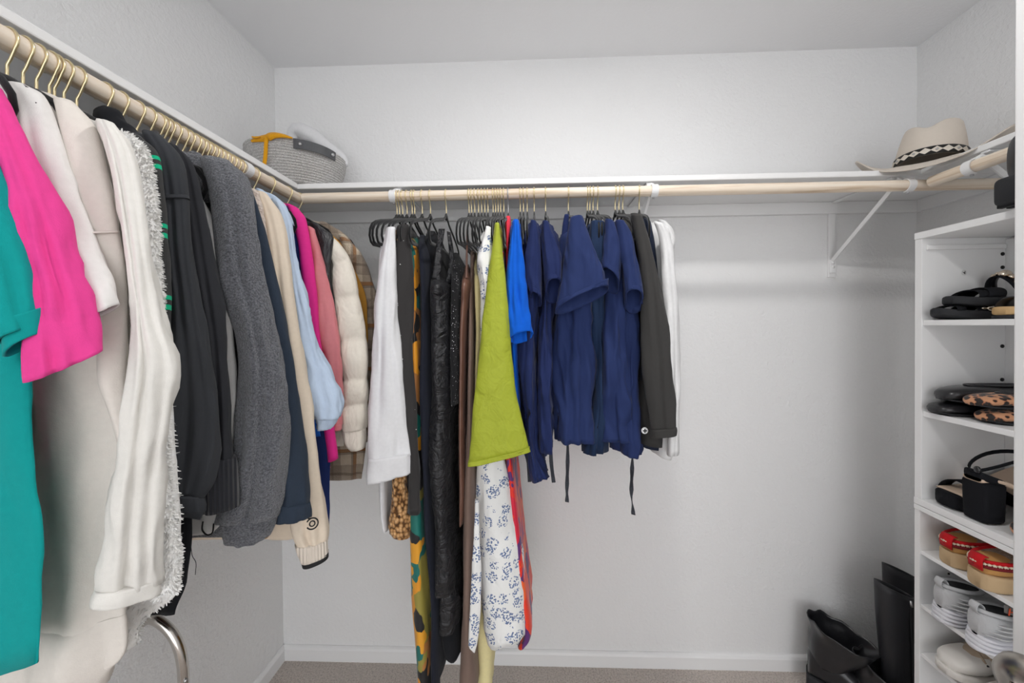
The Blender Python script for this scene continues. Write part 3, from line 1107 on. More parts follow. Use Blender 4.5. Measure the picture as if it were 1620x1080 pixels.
G('tan_knit_top', 'tan knit top, hem showing below the heather fleece cuff', 'sweater', [
    ('body', Wd, 'tan_knit', [(320, 380), (340, 395), (500, 405), (800, 400), (815, 400)], dict(Y=0.762, hd=0.009, A=0.004, f=40)),
    ('sleeve', S, 'tan_knit', [(392, 330, 406, 334), (400, 500, 426, 500), (395, 700, 432, 700), (380, 800, 432, 800), (370, 862, 425, 846)], dict(Y=0.735, hd=0.016, A=0.004, f=40)),
])
G('beige_jacket', 'beige zip jacket with black-edged cuff and round black emblem', 'jacket', [
    ('body', Wd, 'beige', [(298, 400), (312, 426), (345, 446), (410, 458), (600, 470), (800, 474), (850, 468)], dict(Y=0.79, hd=0.012)),
    ('sleeve', S, 'beige', [(402, 304, 424, 310), (412, 350, 446, 345), (422, 410, 458, 405), (428, 470, 464, 465), (440, 560, 478, 555), (452, 650, 494, 645), (460, 740, 508, 735), (458, 800, 516, 790), (460, 840, 520, 835), (472, 868, 519, 860)], dict(Y=0.752, hd=0.022, A=0.005, n=64, cr=[(-.1, -.2, .010, .14)])),
    ('cuff', S, 'rib_beige', [(466, 862, 519, 852), (470, 876, 519, 860), (476, 889, 520, 872)], dict(Y=0.75, hd=0.020, A=0.001, per=4)),
    ('cuff_edge', S, 'elastic_black', [(475, 887, 520, 870), (477, 892, 520, 874), (478, 896, 520, 878)], dict(Y=0.75, hd=0.0205, A=0.0, per=3)),
])
G('light_blue_shirt', 'light blue button-up shirt with gathered cuff', 'shirt', [
    ('body', Wd, 'light_blue', [(300, 412), (312, 438), (345, 458), (420, 468), (600, 495), (650, 500)], dict(Y=0.845, hd=0.010)),
    ('yoke', S, 'light_blue', [(404, 300, 418, 304), (412, 318, 442, 318), (428, 336, 458, 338), (440, 352, 464, 356)], dict(Y=0.85, hd=0.018, per=6)),
    ('sleeve', S, 'light_blue', [(430, 316, 444, 320), (442, 352, 462, 350), (452, 410, 470, 405), (460, 470, 482, 465), (470, 530, 500, 525), (480, 590, 522, 580), (486, 630, 540, 622), (490, 650, 542, 642), (496, 662, 536, 660)], dict(Y=0.812, hd=0.022, A=0.006, f=30, n=64, cr=[(.1, -.1, .008, .15)])),
    ('cuff', S, 'light_blue', [(494, 658, 536, 656), (500, 668, 530, 668), (502, 679, 524, 677)], dict(Y=0.81, hd=0.016, A=0.004, f=60, per=4)),
])
G('royal_blue_sweater', 'royal blue sweater, a thin strip behind the light blue shirt', 'sweater', [
    ('body', Wd, 'royal', [(330, 440), (400, 465), (520, 482), (640, 500), (690, 508)], dict(Y=0.868, hd=0.008)),
])
G('navy_long_top', 'plain navy top hanging below the light blue cuff', 'shirt', [
    ('body', Wd, 'navy', [(325, 450), (345, 470), (500, 490), (640, 512), (700, 521), (780, 522), (830, 520)], dict(Y=0.89, hd=0.010)),
])
G('hot_pink_blouse', 'smooth hot pink long sleeve blouse', 'shirt', [
    ('body', Wd, 'hot_pink', [(320, 448), (334, 474), (360, 486), (500, 498), (650, 512), (700, 515)], dict(Y=0.912, hd=0.008)),
    ('sleeve', S, 'hot_pink', [(452, 322, 474, 332), (462, 348, 486, 352), (474, 400, 494, 400), (482, 470, 502, 470), (488, 540, 508, 540), (500, 610, 520, 610), (512, 680, 528, 676), (518, 730, 533, 724)], dict(Y=0.898, hd=0.014, A=0.003)),
])
G('rose_blouse', 'dusty rose satin blouse beside the hot pink blouse', 'shirt', [
    ('body', Wd, 'rose', [(345, 470), (360, 490), (420, 502), (600, 520), (740, 522)], dict(Y=0.945, hd=0.008)),
    ('sleeve', S, 'rose', [(486, 358, 498, 364), (492, 410, 510, 406), (500, 470, 524, 466), (508, 530, 536, 526), (518, 590, 543, 586), (522, 640, 543, 640), (528, 674, 540, 672)], dict(Y=0.925, hd=0.016, A=0.005, f=26)),
    ('cuff', S, 'rose', [(527, 670, 541, 669), (526, 680, 541, 678)], dict(Y=0.924, hd=0.017, A=0.001, per=4)),
])
G('black_puffer_vest', 'shiny black puffer vest between rose blouse and cream puffer', 'vest', [
    ('body', Wd, 'puffer_black', [(350, 490), (362, 512), (378, 526), (410, 524), (500, 520), (690, 528)], dict(Y=0.972, hd=0.016, A=0.008, f=30)),
    ('shoulder', S, 'puffer_black', [(490, 352, 506, 358), (496, 375, 526, 374), (506, 396, 525, 392), (510, 440, 522, 436), (520, 500, 534, 500)], dict(Y=0.955, hd=0.022, A=0.006, f=30, per=6)),
])


def quilt(rows_px, puff):
    """rows of a padded sleeve: pinched at every seam"""
    out = []
    for i in range(len(rows_px) - 1):
        a, b = np.array(rows_px[i], float), np.array(rows_px[i + 1], float)
        for k in (0.0, 0.18, 0.5, 0.82):
            r = a + (b - a) * k
            g = puff * math.sin(PI * k) - (puff * 0.35 if k == 0 else 0)
            out.append((r[0] - g, r[1], r[2] + g, r[3], r[4] * 0.85 + (0.011 * math.sin(PI * k))))
    out.append(tuple(rows_px[-1]))
    return out


G('cream_puffer_jacket', 'cream quilted puffer jacket in the corner of rods', 'jacket', [
    ('body', Wd, 'puffer_cream', [(365, 505), (376, 525), (420, 540), (600, 548), (705, 545)], dict(Y=1.002, hd=0.014)),
    ('sleeve', S, 'puffer_cream', quilt([(518, 372, 532, 380, 0.014), (526, 420, 554, 412, 0.02), (528, 476, 568, 468, 0.024), (536, 540, 580, 532, 0.026), (541, 600, 582, 598, 0.026), (540, 640, 582, 636, 0.026), (540, 682, 580, 676, 0.024)], 1.8), dict(Y=0.975, hd=0.02, per=3, A=0.003)),
    ('cuff', S, 'puffer_cream', [(540, 680, 579, 674), (544, 700, 580, 690), (556, 712, 578, 706)], dict(Y=0.973, hd=0.02, per=4)),
])
G('mustard_top', 'mustard yellow top, a thin edge behind the cream puffer', 'shirt', [
    ('body', Wd, 'mustard', [(366, 512), (376, 530), (400, 548), (440, 566), (480, 578), (600, 582), (690, 580)], dict(Y=1.04, hd=0.007)),
])
G('plaid_shacket', 'brown and tan plaid flannel shirt jacket at the rod corner', 'jacket', [
    ('body', Wd, 'plaid', [(350, 500), (356, 522), (372, 545), (400, 564), (430, 580), (480, 592), (600, 592), (700, 580), (757, 574)], dict(Y=1.085, hd=0.016, A=0.006)),
    ('collar', S, 'plaid', [(504, 352, 518, 354), (506, 360, 530, 362), (516, 372, 532, 374)], dict(Y=1.10, hd=0.02, per=6)),
    ('sleeve', S, 'plaid', [(536, 372, 556, 384), (550, 420, 578, 412), (560, 470, 594, 462), (566, 520, 596, 516), (568, 580, 594, 576), (566, 640, 590, 636), (566, 700, 586, 694)], dict(Y=1.062, hd=0.022, A=0.006)),
])

# ------------------------------------------------------------------ garments on the far rod
Dp = 'deep'
def dp(rows, yf=0.985, yb=1.372, neck=3):
    prof = [(1.15, 1.20), (1.085, 1.265), (1.01, 1.345)]
    out = []
    for i, r in enumerate(rows):
        a, b = prof[i] if i < neck else (yf, yb)
        out.append(tuple(r) + (max(a, yf), min(b, yb)))
    return out


G('white_blouse', 'sheer white blouse with wide banded sleeve at the end of the dress rod', 'shirt', [
    ('body', Dp, 'sheer_white', dp([(614, 360, 624, 360), (611, 366, 625, 366), (606, 388, 622, 390), (604, 460, 620, 460), (604, 640, 622, 640), (605, 740, 620, 740), (606, 800, 620, 805), (612, 826, 621, 832)], 1.0), dict(A=0.005)),
    ('sleeve', S, 'sheer_white', [(612, 362, 625, 362), (605, 400, 625, 398), (597, 460, 626, 460), (592, 513, 628, 520), (586, 600, 638, 600), (582, 680, 646, 680), (583, 728, 652, 716)], dict(Y=0.972, hd=0.024, A=0.005, f=18, n=64, cr=[(-.3, -.45, .007, .15), (.3, .4, .006, .14)])),
    ('sleeve_band', S, 'sheer_white', [(582, 724, 652, 713), (580, 745, 655, 730), (580, 764, 656, 744)], dict(Y=0.970, hd=0.026, A=0.006, f=18, per=5)),
])
G('crochet_top', 'tan crochet knit top, openwork cuff hanging below the white blouse', 'sweater', [
    ('body', Dp, 'crochet', dp([(628, 362, 633, 362), (627, 370, 633, 370), (626, 392, 632, 392), (627, 600, 633, 600), (628, 740, 634, 740)], 1.03), dict(A=0.003)),
    ('sleeve', S, 'crochet', [(628, 380, 634, 380), (627, 500, 634, 500), (628, 660, 642, 660), (622, 740, 643, 740), (620, 768, 644, 768), (617, 800, 650, 800), (615, 835, 652, 832), (620, 848, 648, 846)], dict(Y=1.02, hd=0.022, A=0.004, fine=0.003)),
])
G('glitter_top', 'sheer black long top flecked with silver glitter', 'shirt', [
    ('body', Dp, 'glitter', dp([(635, 357, 646, 357), (632, 362, 648, 362), (630, 385, 648, 385), (630, 600, 654, 600), (642, 805, 664, 805)], 1.02), dict(A=0.004)),
    ('sleeve', S, 'glitter', [(634, 358, 647, 358), (627, 395, 650, 395), (625, 450, 655, 448), (627, 520, 656, 520), (634, 600, 658, 600), (642, 680, 659, 680), (650, 740, 662, 740), (646, 809, 666, 808)], dict(Y=1.0, hd=0.022, A=0.005)),
])
G('gold_print_dress', 'long satin dress printed gold, teal and black', 'dress', [
    ('body', Dp, 'gold_print', dp([(652, 372, 656, 372), (652, 380, 657, 380), (654, 400, 660, 400), (656, 470, 666, 470), (656, 580, 668, 580), (656, 680, 671, 680), (656, 740, 674, 740), (653, 809, 676, 809), (653, 911, 680, 911), (659, 1017, 685, 1017), (668, 1098, 686, 1098)], 1.01, 1.36), dict(A=0.006, tap=0.8)),
])


def straps(name, mat, pts_list, parent_t, w=0.0035):
    for pts in pts_list:
        v, f = sweep(pts, w, 6, flat=(1, 0.35))
        mesh(name, v, f, M[mat], parent_t, True)


G('black_slip_dress', 'long plain black dress beside the gold print dress', 'dress', [
    ('body', Dp, 'black_blue', dp([(664, 372, 672, 372), (664, 380, 673, 380), (666, 400, 676, 400), (668, 480, 682, 480), (668, 640, 683, 640), (673, 760, 685, 760), (678, 860, 690, 860), (684, 946, 697, 946), (684, 1020, 698, 1020), (686, 1078, 697, 1078)], 1.0, 1.37), dict(A=0.005)),
])
t = G('ruched_dress', 'black ruched satin dress with V neck', 'dress', [
    ('body', Dp, 'black_satin', dp([(684, 432, 694, 436), (682, 450, 710, 450), (681, 480, 713, 476), (682, 520, 713, 520), (683, 580, 714, 580), (682, 640, 714, 640), (681, 700, 713, 700), (684, 760, 712, 760), (689, 830, 716, 830), (690, 900, 722, 900), (690, 930, 722, 928)], 0.99, 1.37, 1), dict(A=0.007, f=22, fine=0.0025)),
    ('ruffle', Dp, 'black_satin', dp([(692, 905, 722, 905), (695, 930, 726, 930), (696, 946, 728, 946), (697, 988, 726, 986)], 1.01, 1.36, 0), dict(A=0.008, f=34, rag=0.01)),
    ('underskirt', Dp, 'black_cloth', dp([(700, 960, 724, 960), (699, 1000, 726, 1000), (702, 1022, 727, 1034)], 1.03, 1.34, 0), dict(A=0.004, rag=0.01)),
    ('strap', S, 'black_satin', [(694, 362, 704, 362), (690, 390, 700, 390), (686, 420, 698, 420), (683, 440, 696, 444)], dict(Y=1.03, hd=0.004, A=0.001)),
    ('strap', S, 'black_satin', [(707, 366, 713, 368), (710, 400, 718, 400), (708, 430, 716, 430), (700, 452, 713, 448)], dict(Y=1.06, hd=0.004, A=0.001)),
])
G('black_jumpsuit', 'black satin jumpsuit hanging behind the ruched dress', 'dress', [
    ('body', Dp, 'black_cloth', dp([(676, 366, 688, 366), (674, 376, 690, 376), (673, 400, 690, 400), (674, 520, 688, 520), (680, 660, 702, 660), (690, 760, 712, 760), (700, 900, 720, 900), (704, 1010, 724, 1010)], 1.06, 1.38), dict(A=0.005)),
])
G('sequin_top', 'short black sequin top', 'shirt', [
    ('body', Dp, 'sequin', dp([(716, 400, 724, 400), (714, 410, 726, 410), (715, 440, 730, 436), (715, 520, 728, 520), (715, 600, 727, 600), (716, 638, 726, 636)], 1.0, 1.37), dict(A=0.003)),
])
G('leather_dress', 'brown faux leather dress with thin strap', 'dress', [
    ('body', Dp, 'brown_leather', dp([(733, 425, 742, 418), (731, 450, 745, 446), (730, 480, 744, 476), (729, 510, 741, 508), (728, 580, 739, 580), (726, 680, 739, 680), (727, 760, 740, 760), (728, 821, 737, 820)], 1.0, 1.36, 1), dict(A=0.003)),
    ('strap', S, 'brown_leather', [(738, 362, 741, 362), (737, 400, 740, 400), (736, 440, 740, 440)], dict(Y=1.02, hd=0.003, A=0.0)),
])
G('taupe_pants', 'long taupe satin pants reaching nearly to the carpet', 'pants', [
    ('body', Dp, 'taupe', dp([(744, 396, 750, 396), (744, 410, 752, 410), (743, 500, 752, 500), (741, 620, 752, 620), (739, 720, 752, 720), (735, 820, 751, 820), (732, 946, 752, 946), (728, 1010, 754, 1010), (725, 1066, 756, 1066), (728, 1084, 756, 1084)], 1.0, 1.34), dict(A=0.004)),
])
G('khaki_top', 'khaki top, a narrow strip beside the lime blouse', 'shirt', [
    ('body', Dp, 'khaki', dp([(750, 400, 756, 400), (750, 420, 757, 420), (752, 450, 762, 450), (754, 520, 764, 520), (753, 580, 760, 580), (752, 680, 757, 680)], 1.01, 1.34), dict(A=0.004)),
])
G('pale_yellow_pants', 'pale yellow pants, leg ends showing below the floral dress', 'pants', [
    ('body', Dp, 'pale_yellow', dp([(757, 500, 764, 500), (757, 700, 766, 700), (756, 880, 772, 880), (755, 960, 778, 960), (755, 1020, 780, 1020), (757, 1095, 778, 1095)], 1.07, 1.33, 0), dict(A=0.004)),
])
G('floral_dress', 'white dress with small blue floral sprigs and layered hem', 'dress', [
    ('body', Dp, 'floral', dp([(763, 368, 774, 366), (758, 380, 778, 378), (756, 410, 779, 408), (758, 470, 778, 470), (754, 600, 786, 600), (751, 732, 803, 726), (753, 806, 812, 800), (756, 870, 819, 862), (758, 930, 826, 920), (762, 980, 832, 965), (772, 1020, 835, 998)], 1.01, 1.33, 3), dict(A=0.008, f=16, tap=0.7, rag=0.012)),
    ('sleeve', S, 'floral', [(768, 360, 777, 362), (762, 385, 778, 382), (755, 412, 778, 405), (760, 425, 778, 425), (761, 450, 777, 450), (762, 472, 775, 474)], dict(Y=0.985, hd=0.022, A=0.006, f=30)),
    ('sash', S, 'floral', [(751, 790, 758, 790), (748, 860, 760, 860), (746, 920, 762, 930), (742, 980, 760, 985), (740, 1018, 752, 1032)], dict(Y=0.99, hd=0.008, A=0.004)),
])
G('red_print_dress', 'red, orange and purple printed dress edge beside the floral dress', 'dress', [
    ('body', Dp, 'red_print', dp([(795, 400, 799, 400), (795, 500, 800, 500), (797, 640, 806, 640), (800, 723, 812, 723), (808, 806, 821, 806), (816, 880, 829, 880), (822, 925, 834, 925), (828, 990, 842, 988), (818, 1015, 834, 1008)], 1.045, 1.32, 0), dict(A=0.004)),
])
G('lime_blouse', 'lime green satin blouse flaring into a wide sleeve', 'shirt', [
    ('body', Dp, 'lime', dp([(783, 354, 790, 354), (781, 362, 792, 362), (779, 390, 794, 390), (776, 500, 798, 500), (772, 640, 806, 640), (768, 712, 812, 706)], 1.005, 1.35), dict(A=0.004)),
    ('sleeve', S, 'lime', [(783, 355, 790, 355), (779, 390, 794, 390), (772, 440, 799, 440), (764, 510, 804, 508), (755, 583, 812, 580), (747, 650, 824, 644), (741, 733, 838, 710)], dict(Y=0.965, hd=0.020, A=0.003, f=16)),
    ('hem', S, 'lime', [(741, 729, 838, 706), (741, 732, 838, 709), (741, 736, 839, 713)], dict(Y=0.9645, hd=0.0215, A=0.003, f=16, per=3)),
])
G('coral_top', 'small coral and orange strappy top on the silver hook', 'shirt', [
    ('body', Dp, 'coral', dp([(801, 342, 807, 342), (799, 350, 808, 350), (800, 372, 808, 372), (801, 420, 806, 420), (802, 560, 807, 560), (803, 690, 808, 690)], 1.05, 1.33), dict(A=0.002)),
])
G('royal_blue_tee', 'bright royal blue short sleeve tee shirt', 'shirt', [
    ('body', Dp, 'royal_tee', dp([(811, 349, 820, 349), (809, 356, 823, 356), (806, 380, 824, 380), (806, 500, 820, 500), (810, 600, 822, 600), (815, 690, 824, 690)], 1.01, 1.36), dict(A=0.004)),
    ('sleeve', S, 'royal_tee', [(811, 350, 821, 350), (806, 385, 827, 383), (801, 430, 830, 428), (800, 470, 834, 466), (803, 505, 840, 500), (806, 530, 844, 520)], dict(Y=0.978, hd=0.022, A=0.005, f=28, tilt=0.03, n=64, cr=[(.0, .25, .010, .14), (-.5, -.4, .006, .1)])),
])


SC = []


def scrub(label, mat, body, sleeve, Ys=0.975, tilt=0.035, hd=0.03, yf=0.995, extra=()):
    parts = [('body', Dp, mat, dp(body, yf, 1.368), dict(A=0.012, f=24, n=96, cr=[(-.35, -.2, .014, .12), (.35, .25, .012, .12)])),
             ('sleeve', S, mat, sleeve, dict(Y=Ys, hd=hd, A=0.004, f=26, tilt=tilt, n=64, cr=[(.15, .1, .007, .2)]))]
    (xl, yl, xr, yr) = sleeve[-1][:4]
    parts.append(('sleeve_hem', S, mat, [(xl - 0.3, yl - 6, xr + 0.3, yr - 6), (xl - 0.3, yl - 2, xr + 0.3, yr - 2), (xl - 0.3, yl + 0.6, xr + 0.3, yr + 0.6)], dict(Y=Ys, hd=hd + 0.0012, A=0.003, f=22, per=3, tilt=tilt)))
    parts += list(extra)
    SC.append(G('scrub_top', label, 'shirt', parts, 'navy scrub tops'))


scrub('navy scrub top beside the royal blue tee, sleeve opening turned outward', 'scrub_dark',
      [(838, 351, 848, 351), (836, 358, 852, 358), (834, 380, 853, 380), (828, 480, 852, 480), (820, 560, 850, 560), (826, 640, 849, 640), (833, 716, 850, 714), (839, 758, 866, 750)],
      [(839, 352, 849, 354), (834, 385, 855, 380), (831, 410, 857, 408), (832, 440, 857, 444), (840, 460, 856, 468)], 0.982, 0.03)
scrub('slim navy scrub top with short folded sleeve, second of the navy tops', 'scrub_dark',
      [(857, 354, 867, 353), (856, 360, 872, 360), (856, 385, 880, 385), (853, 480, 876, 480), (851, 580, 873, 580), (849, 650, 874, 650), (849, 711, 876, 709)],
      [(858, 353, 869, 354), (857, 380, 880, 380), (859, 410, 888, 408), (863, 445, 888, 440)], 0.975, 0.06)
scrub('navy scrub top with a wide flared sleeve and open collar', 'scrub',
      [(893, 352, 906, 350), (890, 362, 912, 360), (886, 390, 922, 388), (880, 480, 932, 480), (876, 560, 938, 560), (875, 640, 942, 640), (877, 695, 943, 696)],
      [(902, 348, 921, 344), (897, 375, 931, 372), (891, 405, 942, 400), (886, 440, 955, 425), (880, 484, 963, 446)], 0.955, 0.03, 0.03, 1.0,
      [('collar', S, 'scrub_dark', [(893, 340, 900, 340), (889, 360, 899, 360), (887, 380, 897, 380), (886, 394, 890, 394)], dict(Y=1.05, hd=0.01, per=6))])
scrub('teal-navy scrub top tucked between wider navy tops', 'scrub_teal',
      [(935, 351, 954, 350), (932, 358, 958, 356), (930, 385, 960, 380), (934, 480, 958, 480), (938, 600, 958, 600), (926, 715, 956, 713)],
      [(934, 352, 956, 352), (930, 380, 958, 378), (932, 400, 958, 398), (938, 418, 956, 416)], 1.0, 0.03, 0.025, 1.015)
scrub('navy scrub top with arched sleeve hem beside the teal-navy top', 'scrub',
      [(957, 350, 969, 350), (955, 357, 974, 356), (953, 385, 980, 385), (950, 480, 984, 480), (948, 588, 990, 588), (946, 650, 1000, 650), (950, 694, 1005, 694)],
      [(957, 350, 970, 352), (956, 375, 979, 374), (952, 400, 984, 400), (950, 420, 979, 436)], 0.975, 0.055, 0.03, 1.0)
scrub('navy scrub top with dark sleeve opening beside the black jacket', 'scrub',
      [(973, 352, 986, 351), (971, 358, 994, 357), (970, 385, 1004, 384), (976, 480, 1010, 480), (978, 600, 1010, 600), (974, 680, 1010, 690), (976, 714, 1008, 718)],
      [(974, 352, 989, 353), (976, 375, 1000, 372), (981, 410, 1007, 406), (985, 440, 1013, 436), (989, 460, 1016, 458)], 0.97, 0.06, 0.03, 1.01)
# tie straps hanging below the scrub tops
def tie(host, pts, Y, tw):
    P3 = [PY(x, y, Y) for x, y in catmull(pts, 6)]
    V, Fc = [], []
    for i, p in enumerate(P3):
        a = tw * math.sin(i * 0.55)
        dx, dy = 0.0055 * math.cos(a), 0.0055 * math.sin(a)
        for sgn, th in ((-1, -0.0006), (1, -0.0006), (1, 0.0006), (-1, 0.0006)):
            V.append((p.x + sgn * dx + th * math.sin(a), p.y + sgn * dy + th * math.cos(a), p.z))
    m = len(P3)
    for i in range(m - 1):
        for k in range(4):
            q = (k + 1) % 4
            Fc.append((i * 4 + k, (i + 1) * 4 + k, (i + 1) * 4 + q, i * 4 + q))
    Fc += [(0, 1, 2, 3), tuple((m - 1) * 4 + k for k in (3, 2, 1, 0))]
    o = mesh('tie_strap', V, Fc, M['strap'], host, False)
    o['label'] = 'dark tie strap hanging below the hem'
    return o


tie(SC[0], [(837, 700), (836, 730), (838, 762)], 1.05, 0.5)
tie(SC[1], [(871, 690), (872, 730), (876, 763)], 1.03, 0.6)
tie(SC[2], [(898, 680), (898, 730), (897, 770), (897, 794)], 1.03, 0.9)
tie(SC[5], [(1001, 690), (1000, 740), (999, 780), (1002, 814)], 1.03, 1.2)

G('navy_zip_jacket', 'dark navy jacket showing behind the black jacket', 'jacket', [
    ('body', Dp, 'jacket_navy', dp([(1010, 339, 1020, 340), (1008, 346, 1026, 348), (1012, 370, 1030, 370), (1014, 480, 1046, 480), (1014, 600, 1060, 600), (1013, 705, 1065, 706)], 1.02, 1.38), dict(A=0.004)),
])
bj = G('black_jacket', 'black long sleeve jacket with round white cross emblem on the hem', 'jacket', [
    ('body', Dp, 'jacket_black', dp([(984, 346, 1006, 339), (980, 352, 1014, 346), (992, 375, 1022, 368), (1008, 440, 1034, 440), (1014, 560, 1050, 560), (1012, 640, 1052, 640), (1013, 700, 1050, 700)], 1.01, 1.37), dict(A=0.004)),
    ('sleeve', S, 'jacket_black', [(998, 340, 1016, 342), (1003, 370, 1026, 368), (1010, 410, 1036, 408), (1015, 460, 1046, 456), (1015, 520, 1056, 516), (1016, 600, 1065, 596), (1024, 650, 1069, 646), (1030, 688, 1071, 685)], dict(Y=0.972, hd=0.024, A=0.005, n=64, cr=[(.2, .1, .006, .2)])),
    ('cuff', S, 'jacket_black', [(1029, 678, 1071, 674), (1030, 684, 1072, 680), (1030, 690, 1071, 687)], dict(Y=0.9715, hd=0.0255, A=0.003, per=4)),
])
G('grey_knit_top', 'pale grey knit top between the black jacket and white hoodie', 'shirt', [
    ('body', Dp, 'grey_knit', dp([(1024, 356, 1030, 356), (1024, 366, 1034, 364), (1026, 390, 1038, 390), (1034, 460, 1048, 460), (1046, 560, 1062, 560), (1036, 660, 1066, 660), (1040, 715, 1060, 720)], 1.03, 1.36), dict(A=0.004)),
])
G('white_hoodie', 'white hooded sweatshirt, last on the long rod before bare rod', 'sweatshirt', [
    ('body', Dp, 'hood_white', dp([(1030, 352, 1050, 352), (1028, 358, 1056, 358), (1030, 385, 1062, 385), (1036, 480, 1066, 480), (1044, 600, 1066, 600), (1036, 690, 1068, 690), (1034, 716, 1060, 722)], 1.0, 1.36), dict(A=0.005)),
    ('hood', S, 'hood_white', [(1040, 350, 1056, 354), (1046, 366, 1064, 364), (1052, 385, 1068, 384), (1056, 398, 1065, 398)], dict(Y=1.10, hd=0.03, per=7)),
    ('sleeve', S, 'hood_white', [(1034, 352, 1050, 356), (1044, 385, 1062, 382), (1047, 430, 1068, 428), (1050, 480, 1074, 478), (1052, 540, 1076, 536), (1054, 600, 1075, 598), (1056, 660, 1076, 656), (1056, 719, 1074, 717)], dict(Y=0.975, hd=0.022, A=0.005, n=64, cr=[(.0, .1, .008, .2)])),
])
# emblem: white disc with a dark cross
pe = PY(1020, 681, 1.004)
v, f = sweep([(pe.x, pe.y + 0.002, pe.z), (pe.x, pe.y - 0.001, pe.z)], 0.0088, 24)
e1 = mesh('emblem', v, f, plain('emblem_white', (235, 235, 235), 0.5), bj, False)
v, f = boxes([(pe.x - 0.0055, pe.x + 0.0055, pe.y - 0.0020, pe.y - 0.0012, pe.z - 0.0015, pe.z + 0.0015), (pe.x - 0.0015, pe.x + 0.0015, pe.y - 0.0021, pe.y - 0.0012, pe.z - 0.0055, pe.z + 0.0055)])
e2 = mesh('emblem_cross', v, f, M['elastic_black'], bj, False)
e2.parent = e1

# ------------------------------------------------------------------ emblem on the beige sleeve, stray thread
bjk = bpy.data.objects['beige_jacket']
pe = PY(494, 828, 0.728)
vd = Vector((pe.x, pe.y, 0)).normalized()
sd = Vector((vd.y, -vd.x, 0))
ring = [pe + sd * (0.0105 * math.cos(a)) + Vector((0, 0, 0.0115 * math.sin(a))) for a in [math.radians(150 - 300 * k / 20) for k in range(21)]]
v, f = sweep(ring, 0.0014, 6)
mesh('emblem_ring', v, f, M['elastic_black'], bjk, True)
ring = [pe + sd * (0.0048 * math.cos(a)) + Vector((0, 0, 0.0055 * math.sin(a))) for a in [2 * PI * k / 16 for k in range(16)]]
v, f = sweep(ring, 0.0013, 6, closed=True)
mesh('emblem_ring', v, f, M['elastic_black'], bjk, True)
v, f = sweep([pe - sd * 0.011 + Vector((0, 0, 0.016)), pe - sd * 0.006 + Vector((0, 0, 0.012)), pe + sd * 0.002 + Vector((0, 0, 0.0115))], 0.0013, 6)
mesh('emblem_tail', v, f, M['elastic_black'], bjk, True)
pts = [PY(x, y, 0.60) for x, y in catmull([(303, 842), (302, 858), (304, 878), (310, 890), (309, 909)], 5)]
v, f = sweep(pts, 0.0005, 5)
mesh('loose_thread', v, f, M['strap'], bpy.data.objects['black_hooded_top'], True)
pts = [PY(x, y, 0.64) for x, y in catmull([(321, 825), (320, 838), (328, 846), (336, 842), (338, 828)], 5)]
v, f = sweep(pts, 0.0013, 6)
mesh('drawcord_loop', v, f, M['elastic_black'], bpy.data.objects['pale_grey_top'], True)

# ------------------------------------------------------------------ chrome hoop standing under the side rod
hp = [PY(x, y, 0.90) for x, y in ((290.5, 1080), (288, 1045), (279, 1014), (262, 991), (240, 979))]
p_r = hp[0]
cx0 = hp[4].x
path = [Vector((p_r.x + 0.004, 0.90, 0.0)), Vector((p_r.x + 0.003, 0.90, 0.25))] + [Vector((p.x, 0.90, p.z)) for p in hp]
mir = [Vector((2 * cx0 - p.x, 0.90, p.z)) for p in path[::-1][1:]]
v, f = sweep([Vector(q) for q in catmull(path + mir, 5)], 0.0118, 16)
hoop_t = thing('metal_stand', (cx0, 0.90, 0.0), 'bent chrome tube stand on the carpet under sweatshirts', 'stand')
mesh('tube_frame', v, f, M['chrome'], hoop_t, True)
ps = PY(297, 1072, 0.90)
v, f = sweep([(ps.x - 0.004, 0.895, ps.z), (ps.x + 0.004, 0.893, ps.z)], 0.004, 10)
mesh('screw', v, f, M['steel'], hoop_t, True)

# ------------------------------------------------------------------ rope basket in the shelf corner
BC, BRX, BRY, BH = Vector((-0.845, 1.290, ZS + 0.0005)), 0.166, 0.128, 0.142


def rope_mat():
    t = NT('grey_cotton_rope')
    v = t.coord()
    n = t.noise(v, 260, 2)
    col = t.ramp(n, [(0.35, lin((172, 170, 168))), (0.65, lin((214, 212, 210)))])
    return t.set(col, 0.95, 0, t.bump(n, 0.35, 0.002), 0.2, 0.1)


M['rope'] = rope_mat()
bk = thing('rope_basket', BC, 'grey coiled rope basket with leather handle on corner of shelf', 'basket')


def bpt(ph, t_, off=0.0):
    """point on the basket wall: angle, height fraction"""
    g = 0.80 + 0.20 * math.sin(min(1.0, t_) * PI * 0.5)
    sag = -0.020 * max(0, math.cos(ph)) * t_
    return Vector((BC.x + (BRX * g + off) * math.cos(ph), BC.y + (BRY * g + off) * math.sin(ph), BC.z + BH * t_ + sag))


coils = 16
loops = []
for i in range(coils * 6 + 1):
    t_ = i / (coils * 6)
    off = 0.0062 * abs(math.sin(t_ * coils * PI)) - 0.003
    loops.append([bpt(2 * PI * k / 72, t_, off) for k in range(72)])
for i in range(6):   # rounded rim and inner wall
    loops.append([bpt(2 * PI * k / 72, 1 - 0.02 * i, -0.008 - 0.001 * i) for k in range(72)])
loops.append([bpt(2 * PI * k / 72, 0.05, -0.012) for k in range(72)])
loft(loops, M['rope'], 'coiled_wall', bk, True, True)
M['leather_grey'] = plain('grey_leather', (82, 83, 86), 0.5, 0, 0.4, 0, 0.2, 300)
hv, hfc = [], []
N = 18
for i in range(N + 1):
    u = i / N
    ph = math.radians(-66 + 48 * u)
    bow = 0.007 + 0.009 * math.sin(PI * u)
    for tt, oo in ((0.965, bow), (0.735, bow), (0.735, bow + 0.003), (0.965, bow + 0.003)):
        hv.append(bpt(ph, tt, oo))
